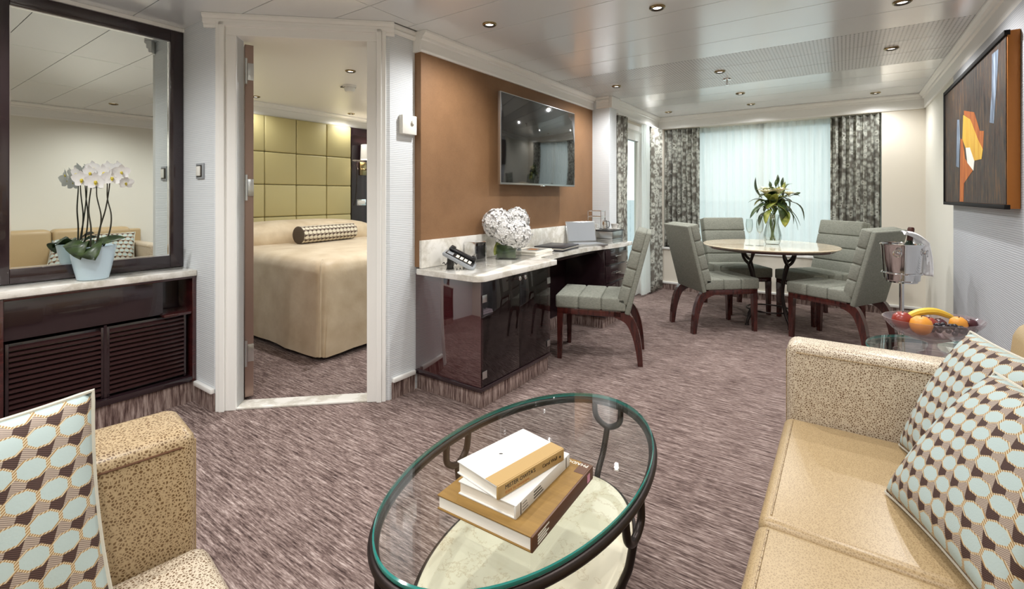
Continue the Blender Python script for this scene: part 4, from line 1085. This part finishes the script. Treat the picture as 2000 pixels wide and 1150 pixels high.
def flute(x, y, lb):
    t = thing('champagne_flute', lb, 'glass', (x, y, .742), 0, 'champagne flutes')
    MB().lathe([(.001, 0), (.034, 0), (.035, .002), (.008, .006), (.0035, .012), (.0035, .10), (.006, .108), (.022, .135), (.029, .17), (.030, .20), (.025, .245), (.0235, .245), (.0285, .20), (.0275, .17), (.02, .137), (0, .115)], 24).build('body', 'crystal', t)
flute(-.72, 4.88, 'champagne flute on the dining table, the left one of the two')
flute(-.635, 4.90, 'champagne flute on the dining table, the one beside the crystal vase')

# ------------------------------------------------------------------ champagne bucket on its stand
BKX, BKY = .31, 4.0
bs = thing('bucket_stand', 'slim chrome floor stand carrying the champagne bucket', 'stand', (BKX, BKY, 0))
MB().lathe([(0, 0), (.12, 0), (.12, .01), (.10, .018), (.02, .026), (0, .03)], 32).build('foot', 'chrome', bs)
MB().lathe([(0, .02), (.013, .02), (.013, .645), (0, .645)], 16).build('pole', 'chrome', bs)
MB().lathe([(0, .640), (.082, .640), (.082, .648), (0, .648)], 28).build('plate', 'chrome', bs)
MB().tube([(.1055 * math.cos(2 * PI * k / 32), .1055 * math.sin(2 * PI * k / 32), .70) for k in range(32)], .004, 7, closed=True).build('hoop', 'chrome', bs)
for a in (0.4, 2.5, 4.6): MB().tube([(.08 * math.cos(a), .08 * math.sin(a), .644), (.105 * math.cos(a), .105 * math.sin(a), .70)], .004, 6).build('strut', 'chrome', bs)
bk = thing('champagne_bucket', 'polished silver champagne bucket with ring handles', 'bucket', (BKX, BKY, .650))
MB().lathe([(0, 0), (.088, 0), (.094, .006), (.097, .04), (.110, .225), (.116, .235), (.116, .24), (.110, .241), (.106, .235), (.094, .05), (.085, .01), (0, .01)], 48).build('body', 'chrome', bk)
for s in (-1, 1):
    d = er * .75 * s - ef * .66; d.normalize(); c = d * .116 + V((0, 0, .19))
    lug = MB().sphere(c, .014, 12).build('lug', 'chrome', bk)
    t_ = V((-d.y, d.x, 0)); MB().tube([c + d * .012 + t_ * .02 * math.cos(k * PI / 8) + V((0, 0, -.006 + .02 * math.sin(k * PI / 8))) for k in range(16)], .004, 6, closed=True).build('ring_handle', 'chrome', lug)
bt = thing('champagne_bottle', 'champagne bottle with dark brown foil neck leaning in the bucket', 'bottle', (BKX + .02, BKY + .02, .664))
ax = (er * .16 + ef * .05 + V((0, 0, 1))).normalized(); m_ = ax.to_track_quat('Z', 'Y').to_matrix().to_4x4()
o = MB().lathe([(0, 0), (.038, 0), (.042, .006), (.042, .15), (.034, .20), (.018, .235), (.015, .25)], 24).build('body', 'bottle_green', bt); o.matrix_local = m_
o = MB().lathe([(.0155, .245), (.0165, .25), (.0165, .30), (.0185, .303), (.0185, .325), (.015, .335), (0, .337)], 20).build('foil', 'cork_foil', bt); o.matrix_local = m_
nt_ = thing('napkin', 'white napkin draped over the rim of the champagne bucket', 'napkin', (BKX, BKY, .86))
def napfn(u, v):
    a = .35 + (u - .5) * 1.0; base = er * math.cos(a) + ef * math.sin(a) * .2 - ef * .25
    if v < .4:
        t = v / .4; p = er * (.02 + .105 * t) + ef * ((u - .5) * (.06 + .07 * t)) + V((0, 0, .10 - .06 * t * t + .012 * math.sin(u * 9)))
    else:
        t = (v - .4) / .6; p = er * (.125 + .018 * math.sin(t * 2.2) + .006 * math.sin(u * 14)) + ef * ((u - .5) * (.13 + .02 * t)) + V((0, 0, .04 - .215 * t))
    return p
MB().grid(napfn, 16, 20).build('cloth', 'napkin', nt_, solid=.003)

# ------------------------------------------------------------------ side table with fruit
SX, SY, SZ = .355, 2.72, .53
stt = thing('side_table', 'round glass topped side table behind the sofa arm', 'table', (SX, SY, 0))
MB().lathe([(0, SZ - .012), (.272, SZ - .012), (.272, SZ), (0, SZ)], 56).build('glass_top', 'table_glass', stt)
MB().lathe([(.2715, SZ - .012), (.2735, SZ - .009), (.2735, SZ - .003), (.2715, SZ)], 56).build('glass_edge', 'teal_edge', stt)
MB().tube([(.255 * math.cos(2 * PI * k / 48), .255 * math.sin(2 * PI * k / 48), SZ - .022) for k in range(48)], .010, 8, closed=True).build('ring', 'bronze_metal', stt)
for k in range(4):
    a = PI / 4 + k * PI / 2; d = V((math.cos(a), math.sin(a), 0))
    MB().tube(spline([d * .255 + V((0, 0, SZ - .022)), d * .23 + V((0, 0, .35)), d * .20 + V((0, 0, .15)), d * .23]), .010, 8).build('leg', 'bronze_metal', stt)
MB().tube([(.205 * math.cos(2 * PI * k / 40), .205 * math.sin(2 * PI * k / 40), .17) for k in range(40)], .007, 8, closed=True).build('stretcher_ring', 'bronze_metal', stt)
FX, FY = .31, 2.68
bw = thing('fruit_bowl', 'clear glass footed fruit bowl on the side table', 'bowl', (FX, FY, SZ))
MB().lathe([(0, .0), (.055, 0), (.06, .004), (.03, .014), (.017, .03), (.018, .045), (.06, .06), (.11, .075), (.15, .10), (.185, .138), (.19, .150), (.186, .150), (.145, .108), (.10, .083), (.05, .068), (0, .06)], 48, sx=1.0, sy=.72).build('body', 'bowl_glass', bw)
bw.rotation_euler = (0, 0, math.radians(35))
def fr(name, lb, cat, r, f_, z, build, mat, grp='fruit in the glass bowl'):
    t = thing(name, lb, cat, tuple(V((FX, FY, SZ)) + er * r + ef * f_ + V((0, 0, z))), 0, grp); build(t); return t
def ball(mat, rad, sc=(1, 1, 1), stem=True):
    def b(t):
        MB().lathe([(0, rad * .06), (rad * .35, .0), (rad * .8, rad * .35), (rad, rad * .95), (rad * .86, rad * 1.5), (rad * .45, rad * 1.86), (rad * .15, rad * 1.84), (0, rad * 1.76)], 20, sx=sc[0], sy=sc[1]).build('flesh', mat, t, ang=80)
        if stem: MB().tube([(0, 0, rad * 1.74), (.003, 0, rad * 2.0)], .0018, 6).build('stem', 'stem_dark', t)
    return b
fr('orange', 'yellow orange mottled fruit at the left front of the glass bowl', 'fruit', -.075, -.03, .090, ball('orange_fruit', .040), None)
fr('apple', 'red apple behind the orange in the glass bowl', 'fruit', -.10, .035, .096, ball('apple_red', .038), None)
fr('nectarine', 'red nectarine in the middle of the glass bowl', 'fruit', .0, .02, .084, ball('apple_red', .034), None)
fr('peach', 'yellow and red peach at the right of the glass bowl', 'fruit', .105, -.005, .096, ball('orange_fruit', .032), None)
fr('plum', 'dark red plum beside the peach in the glass bowl', 'fruit', .06, .035, .086, ball('plum', .028), None)
fr('fig', 'dark brown fig at the right end of the glass bowl', 'fruit', .145, -.015, .112, ball('plum', .020, (1.3, 1, 1)), None)
def banana(t):
    p = spline([er * -.10 + V((0, 0, .0)), er * -.04 + V((0, 0, .028)), er * .04 + V((0, 0, .032)), er * .12 + V((0, 0, .004))], 6)
    MB().tube(p, [.004] + [.009 + .007 * math.sin(PI * i / (len(p) - 1)) for i in range(1, len(p) - 1)] + [.004], 8).build('peel', 'banana', t)
    MB().tube([p[-1], p[-1] + er * .015 + V((0, 0, -.002))], .0045, 6).build('stem', 'stem_dark', t)
fr('banana', 'yellow banana lying at the back of the glass bowl', 'fruit', .04, .075, .128, banana, None)
gp = thing('grape_bunch', 'bunch of black grapes at the front of the glass bowl', 'fruit', tuple(V((FX, FY, SZ)) + er * .03 - ef * .045 + V((0, 0, .085))), 0, 'fruit in the glass bowl')
random.seed(11)
for k in range(26):
    a = k * 2.4; r_ = .012 + .030 * math.sqrt(k / 26); MB().sphere((r_ * 1.4 * math.cos(a), r_ * .8 * math.sin(a), .018 + .024 * (1 - k / 26) + random.uniform(0, .008)), .0105, 10).build('grape', 'grape', gp)
MB().tube([(0, 0, .02), (.01, .0, .055)], .0018, 6).build('stalk', 'stem_green', gp)

# ------------------------------------------------------------------ sofa and loveseat
def piped(mb_box, r=.004):
    pass
sf = thing('sofa', 'beige pebbled leather sofa along the right wall', 'sofa', (.22, 1.35, 0))
MB().box(-.155, .60, .66, 2.04, .06, .205, .01).build('base', 'pebble_leather', sf, world=True)
for y0, y1 in ((.505, .648), (2.052, 2.195)):
    a = MB().box(-.178, .61, y0, y1, .06, .65, .032, 4).build('arm', 'pebble_glare', sf, world=True)
    yy = y0 if y0 > 1 else y1
    for pth in ([(-.145, yy, .618), (.58, yy, .618)], [(-.1785, y0 + .032, .10), (-.1785, y0 + .032, .617)]):
        MB().tube(pth, .0026, 6).build('piping', 'pebble_leather', a).location = Vector((-.22, -1.35, 0))
for y0, y1 in ((.652, 1.349), (1.352, 2.049)):
    c = MB().box(-.182, .44, y0, y1, .205, .378, .028, 4).build('seat_cushion', 'seat_leather', sf, world=True)
    MB().tube([(-.153, y0 + .03, .3785), (-.153, y1 - .03, .3785)], .0025, 6).build('piping', 'pebble_leather', c).location = Vector((-.22, -1.35, 0))
for y0, y1 in ((.652, 1.349), (1.352, 2.045)):
    q = MB().box(.365, .58, y0, y1, .34, .835, .05, 5)
    for v in q.bm.verts: v.co.x += (v.co.z - .34) * .10
    q.build('back_cushion', 'plain_leather', sf, world=True)
MB().box(.57, .64, .51, 2.19, .06, .80, .02, 3).build('back_frame', 'plain_leather', sf, world=True)
for x in (-.13, .57):
    for y in (.58, 2.12): MB().lathe([(0, 0), (.018, 0), (.022, .06), (0, .06)], 12).build('foot', 'chair_wood', sf, loc=(x - .22, y - 1.35, 0))

ls = thing('loveseat', 'tan pebbled leather seat in the lower left corner with the arm towards the console', 'armchair', (-1.249, .47, 0), math.radians(-8))
a = MB().box(-.20, 0, -.78, .02, .06, .65, .030, 4).build('arm', 'pebble_leather', ls)
MB().tube([(0, -.74, .620), (0, -.012, .620)], .0026, 6).build('piping', 'book_spine_brown', a)
MB().tube([(-.030, .0205, .10), (-.030, .0205, .618)], .0026, 6).build('piping', 'plain_leather', a)
MB().box(.86, 1.05, -.78, .02, .06, .65, .030, 4).build('arm', 'pebble_leather', ls)
MB().box(.0, .86, -.74, -.01, .06, .21, .01).build('base', 'pebble_leather', ls)
MB().box(.003, .857, -.60, .035, .21, .392, .035, 4).build('seat_cushion', 'pebble_glare', ls)
MB().box(.003, .857, -.76, -.56, .36, .84, .05, 5).build('back_cushion', 'plain_leather', ls)
MB().box(-.19, 1.04, -.84, -.765, .06, .80, .02).build('back_frame', 'plain_leather', ls)
for x in (-.1, .95):
    for y in (-.04, -.76): MB().lathe([(0, 0), (.018, 0), (.022, .06), (0, .06)], 12).build('foot', 'chair_wood', ls, loc=(x, y, 0))

def pillow(label, corner, e1, e2, size=.42, th=.085, flip=1, group='patterned throw pillows'):
    """soft square cushion; corner = lower corner, e1 along the lower edge, e2 up the side"""
    e1 = V(e1).normalized(); e2 = (V(e2) - e1 * V(e2).dot(e1)).normalized(); n = e1.cross(e2) * flip
    cen = V(corner) + (e1 + e2) * size / 2
    N = 28; mb = MB(); uvl = mb.bm.loops.layers.uv.active
    def pt(u, v, s):
        x = 2 * u - 1; y = 2 * v - 1
        px = x * (1 - .055 * (1 - y * y)); py = y * (1 - .055 * (1 - x * x))
        t = th * (max(0, (1 - x * x)) * max(0, (1 - y * y))) ** .42
        t += .004 * math.sin(7 * x + 3 * y) * (1 - x * x) * (1 - y * y)
        return e1 * px * size / 2 + e2 * py * size / 2 + n * (s * t)
    for s in (1, -1):
        g = [[mb.bm.verts.new(pt(i / N, j / N, s)) for j in range(N + 1)] for i in range(N + 1)]
        for i in range(N):
            for j in range(N):
                f = mb.bm.faces.new((g[i][j], g[i + 1][j], g[i + 1][j + 1], g[i][j + 1]))
                for lp, (a_, b_) in zip(f.loops, ((i, j), (i + 1, j), (i + 1, j + 1), (i, j + 1))): lp[uvl].uv = (b_ / N, a_ / N)
    bmesh.ops.remove_doubles(mb.bm, verts=mb.bm.verts, dist=1e-5)
    o = mb.build('throw_pillow', 'hex_weave', None, ang=120); o.location = cen
    tag(o, label, 'pillow', group)
    edge = []
    for k in range(20): edge.append(pt(k / 20, 0, 0))
    for k in range(20): edge.append(pt(1, k / 20, 0))
    for k in range(20): edge.append(pt(1 - k / 20, 1, 0))
    for k in range(20): edge.append(pt(0, 1 - k / 20, 0))
    MB().tube(edge, .0045, 6, closed=True).build('piping', 'piping_weave', o)
    return o
pillow('patterned pillow at the front of the sofa, nearest the right edge', (.095, 1.66, .385), (.37, -.93, 0), (.52, .26, .81), .43, .095)
pillow('patterned pillow tucked into the sofa corner against the arm', (.15, 2.0, .385), (.30, -.95, 0), (.42, .12, .90), .43, .08)
pillow('patterned pillow leaning on the loveseat arm at the left edge', (-1.155, .31, .395), (.05, -.99, 0), (-.27, -.013, .95), .42, .07)

# ------------------------------------------------------------------ coffee table
CX_, CY_ = -.719, 1.138
RA, RB = .296, .514
ct_ = thing('coffee_table', 'oval glass coffee table with dark forked metal frame and stone shelf', 'coffee table', (CX_, CY_, 0))
MB().lathe([(0, .4435), (.992, .4435), (.992, .4555), (0, .4555)], 96, sx=RA, sy=RB).build('glass_top', 'table_glass', ct_, ang=30)
MB().lathe([(.9915, .4435), (1.0, .4455), (1.002, .4495), (1.0, .4535), (.9915, .4555)], 96, sx=RA, sy=RB).build('glass_edge', 'teal_edge', ct_)
MB().tube([((RA - .002) * math.cos(2 * PI * k / 96), (RB - .002) * math.sin(2 * PI * k / 96), .4305) for k in range(96)], .0125, 10, closed=True, sx=1.0, sy=1.).build('top_ring', 'bronze_metal', ct_)
SA, SB = .245, .405
MB().lathe([(0, .190), (.99, .190), (1.0, .194), (1.0, .206), (.99, .210), (0, .210)], 96, sx=SA, sy=SB).build('stone_shelf', 'travertine', ct_, ang=30)
MB().tube([((SA + .004) * math.cos(2 * PI * k / 96), (SB + .004) * math.sin(2 * PI * k / 96), .196) for k in range(96)], .009, 8, closed=True).build('shelf_ring', 'bronze_metal', ct_)
for k in range(4):
    a = k * PI / 2
    c = V((RA * math.cos(a), RB * math.sin(a), 0)); d = V((math.cos(a), math.sin(a), 0)); s_ = V((-d.y, d.x, 0)); Z = V((0, 0, 1))
    inn = V(((SA + .012) * math.cos(a), (SB + .012) * math.sin(a), 0))
    lg = MB().tube(spline([c * .99 + Z * 0, (c + inn) * .5 + Z * .10, inn + Z * .196, (c * .55 + inn * .45) + Z * .27, c * .985 + Z * .345]), .0105, 10).build('leg', 'bronze_metal', ct_)
    for s in (-1, 1):
        e = V((RA * math.cos(a + s * .1 * (.6 if k % 2 == 0 else 1.6)), RB * math.sin(a + s * .1 * (.95 if k % 2 == 0 else 1.0)), 0)) * .99
        e = c * .99 + s_ * s * .052 - d * .004
        MB().tube(spline([c * .985 + Z * .343, c * .99 + s_ * s * .026 + Z * .352, c * .99 + s_ * s * .048 + Z * .376, e + Z * .43]), .0105, 10).build('fork_arm', 'bronze_metal', lg)

# books on the coffee table
def book(label, loc, w, d, h, rot, cover, spine, spine_side=1):
    """w across to the spine, d along the spine"""
    t = thing('book', label, 'book', loc, rot, 'books on the coffee table')
    MB().box(0, w - .004, .004, d - .004, .003, h - .003).build('pages', 'page_edges', t, smooth=False)
    MB().box(-.003, w - .002, 0, d, 0, .003, .0008).build('lower_board', cover, t)
    MB().box(-.003, w - .002, 0, d, h - .003, h, .0008).build('upper_board', cover, t)
    MB().box(w - .004, w + .002, 0, d, 0, h, .0018).build('spine', spine, t)
    return t
ZG = .4557
b1 = book('largest book, brown and gold cover, at the bottom of the stack', (-.790, .822, ZG), .258, .315, .034, math.radians(2), 'book_gold', 'book_spine_brown')
b2 = book('white paperback in the middle of the book stack', (-.750, .852, ZG + .0342), .160, .257, .031, math.radians(1), 'paper_white', 'paper_white')
b3 = book('tan and white hardback on top of the book stack', (-.773, .873, ZG + .0654), .142, .232, .030, math.radians(-10.5), 'paper_white', 'book_tan')
MB().box(.100, .1405, .0005, .2315, .0300, .0306).build('cover_strip', 'book_tan', b3, smooth=False)
MB().box(.02, .145, -.012, .12, .0341, .0345).build('cover_print', 'book_tan', b1, smooth=False) if False else None
def spine_m(x, y, z): # text running along the spine (away), facing +x
    return frame_matrix(V((x, y, z)), V((0, 1, 0)), V((0, 0, 1)), V((1, 0, 0)))
text_part("MISTER OWITA'S", .0135, 'ink', b3, spine_m(.1442, .022, .0155))
text_part("GUIDE TO GARDENING", .0075, 'copper_side', b3, spine_m(.1442, .022, .0055))
text_part("Carol Wall", .0125, 'ink', b3, spine_m(.1442, .148, .013))
MB().lathe([(0, 0), (.003, 0), (.003, .0004), (0, .0004)], 10).build('emblem', 'ink', b3).matrix_local = spine_m(.1442, .215, .015)
MB().leaf((.045, .095, .0304), (.052, .103, .0304), .004).build('cover_motif', 'ink', b3)
for k, (y0, L) in enumerate(((.018, .003), (.235, .003))): MB().box(.1615, .1624, y0, y0 + L, .002, .029).build('spine_rule', 'ink', b2, smooth=False)
for k, (y, w_) in enumerate(((.028, .020), (.085, .026), (.093, .022), (.101, .026), (.109, .018))):
    pass
for k, (tx, y, z, sz) in enumerate((('A NOVEL', .028, .019, .0075), ('SELECTED', .028, .010, .0065), ('COLLECTED', .078, .021, .0075), ('STORIES', .078, .0125, .0075), ('OF THE SEA', .078, .005, .006))):
    pass
for k in range(3): MB().box(.1615, .1624, .026, .05 - .003 * k, .007 + k * .007, .0085 + k * .007).build('spine_line', 'seam_dark', b2, smooth=False)
for k in range(3): MB().box(.1615, .1624, .075, .118 - .006 * k, .007 + k * .007, .010 + k * .007).build('spine_line', 'seam_dark', b2, smooth=False)
text_part("PHAIDON", .0165, 'ink_light', b1, frame_matrix(V((.252, .306, .0346)), V((-1, 0, 0)), V((0, -1, 0)), V((0, 0, 1))))
for k, w_ in enumerate((.040, .048, .036, .050)): MB().box(.2601, .2606, .022, .022 + w_, .006 + k * .006, .0092 + k * .006).build('spine_line', 'ink_light', b1, smooth=False)
MB().box(.2601, .2606, .276, .292, .006, .026).build('spine_mark', 'pink_mark', b1, smooth=False)
MB().box(.228, .2555, .262, .3145, .0340, .0343).build('cover_band', 'book_spine_brown', b1, smooth=False)
MB().box(.03, .125, .006, .024, .0340, .0344).build('cover_print', 'book_spine_brown', b1, smooth=False) if False else None

# ------------------------------------------------------------------ drapes and sheers
def curtain(name, label, a, b, z0, z1, folds, amp, mat, cat='curtain', group=None, flare=0., pinch=0., seed=0, nz=14, rep=None, nrm=None, solid=.004):
    a = V((a[0], a[1], 0)); b = V((b[0], b[1], 0)); t = (b - a); L = t.length; t.normalize(); n = V(nrm) if nrm else V((-t.y, t.x, 0))
    rnd = random.Random(seed); ph = [rnd.uniform(-.35, .35) for _ in range(folds + 2)]; am = [rnd.uniform(.7, 1.25) for _ in range(folds + 2)]
    def fn(u, v):
        z = v                       # 0 bottom .. 1 top
        i = int(u * folds); q = u * folds
        k = min(i, folds); A = amp * am[k] * (1 - pinch * z)
        wv = math.sin(2 * PI * q + ph[k] * math.sin(PI * (q % 1)))
        wv = math.copysign(abs(wv) ** .75, wv)
        pos = a + t * (L * (.5 + (u - .5) * (1 - flare * (1 - z)))) + t * (.25 * amp * math.sin(4 * PI * q)) + n * (A * wv + .004 * math.sin(9 * z + k))
        return pos + V((0, 0, z0 + (z1 - z0) * z))
    th = thing(name, label, cat, ((a + b) / 2)[:2] + (z0,), 0, group) if False else None
    mb = MB(); mb.grid(fn, folds * 12, nz)
    uvl = mb.bm.loops.layers.uv.active
    rx = L * (2.2 if mat == 'print_drape' else 1.)
    for f in mb.bm.faces:
        for lp in f.loops: lp[uvl].uv = (lp[uvl].uv[0] * rx, lp[uvl].uv[1] * (z1 - z0))
    o = mb.build(name, mat, None, ang=80, solid=solid)
    c = (a + b) / 2 + V((0, 0, z0))
    for v in o.data.vertices: v.co -= c
    o.location = c
    tag(o, label, cat, group)
    hd = MB()
    if mat == 'print_drape':
        hd.tube([a + V((0, 0, z1 - .004)) - c, b + V((0, 0, z1 - .004)) - c], .006, 6)
        hd.build('heading_tape', mat, o)
    return o
DG = 'printed drapes'
curtain('sheer_curtain', 'wide white sheer curtain across the back window', (-1.90, 6.266), (.30, 6.266), WZ0 + .006, WZ1 - .005, 26, .021, 'sheer', seed=2, solid=0)
curtain('printed_drape', 'grey printed drape at the left end of the back window', (-1.905, 6.192), (-1.475, 6.192), WZ0 + .006, WZ1 - .004, 7, .034, 'print_drape', group=DG, seed=3)
curtain('printed_drape', 'grey printed drape at the right end of the back window', (-.118, 6.192), (.308, 6.192), WZ0 + .006, WZ1 - .004, 7, .034, 'print_drape', group=DG, seed=4)
curtain('printed_drape', 'floor length printed drape beside the pale pillar', (-1.935, 4.70), (-1.935, 4.90), .02, 2.05, 4, .026, 'print_drape', group=DG, seed=5)
curtain('printed_drape', 'floor length printed drape in the corner right of the balcony door', (-1.935, 5.74), (-1.935, 6.08), .02, 2.05, 4, .028, 'print_drape', group=DG, seed=6, flare=-.12)
curtain('sheer_curtain', 'narrow white sheer gathered at the right of the balcony door', (-1.945, 5.47), (-1.945, 5.67), .03, 2.05, 5, .018, 'sheer', flare=-.25, seed=8, solid=0)
rl = thing('curtain_track', 'white curtain track above the balcony door', 'curtain track', (-1.95, 5.4, 2.05))
MB().box(-.03, .02, -.70, .74, .002, .02, .002).build('rail', 'white_trim', rl)

# ------------------------------------------------------------------ painting
pa = thing('painting', 'large abstract painting with yellow and orange shape on dark ground', 'painting', (.63, 3.83, 1.145))
PY0, PY1, PZ0, PZ1, PX = 3.02, 4.61, 1.143, 1.945, .600
MB().box(PX + .003, XR - .016, PY0 + .001, PY1, PZ0, PZ1, .001).build('box_frame', 'copper_side', pa, world=True)
MB().box(PX, PX + .004, PY0 + .012, PY1 - .02, PZ0 + .02, PZ1 - .02).build('canvas', 'canvas', pa, world=True, smooth=False)
for y0, y1, z0, z1 in ((PY1 - .022, PY1 + .004, PZ0 - .003, PZ1 + .003), (PY0 + .0, PY1, PZ1 - .02, PZ1 + .003), (PY0, PY1, PZ0 - .003, PZ0 + .018)):
    MB().box(PX - .008, PX + .012, y0, y1, z0, z1, .001).build('frame_rail', 'frame_black', pa, world=True)
for k, (nm, m, pts, dx) in enumerate((
    ('pale_streak', 'paint_blue', [(4.154, 1.693), (4.082, 1.684), (4.064, 1.564), (4.1, 1.383), (4.185, 1.393)], .0006),
    ('blue_streak', 'paint_blue', [(3.274, 1.9), (3.157, 1.896), (3.174, 1.795), (3.242, 1.555), (3.322, 1.569), (3.278, 1.725)], .0006),
    ('orange_patch', 'paint_orange', [(3.939, 1.72), (3.667, 1.671), (3.533, 1.551), (3.442, 1.541), (3.462, 1.446), (3.59, 1.521), (3.753, 1.64), (3.939, 1.695)], .0008),
    ('orange_stripe', 'paint_orange', [(4.041, 1.561), (3.984, 1.546), (3.907, 1.424), (3.7, 1.345), (3.939, 1.278), (3.956, 1.166), (4.07, 1.166), (4.052, 1.374)], .0010),
    ('yellow_patch', 'paint_yellow', [(3.956, 1.696), (3.763, 1.642), (3.577, 1.51), (3.462, 1.444), (3.491, 1.397), (3.658, 1.399), (3.891, 1.49), (3.984, 1.55)], .0012),
    ('white_patch', 'paint_white', [(3.886, 1.49), (3.773, 1.482), (3.658, 1.397), (3.681, 1.344), (3.839, 1.397)], .0016))):
    MB().prism(pts, PX - dx, PX + .001, 'x').build(nm, m, pa, world=True, smooth=False)
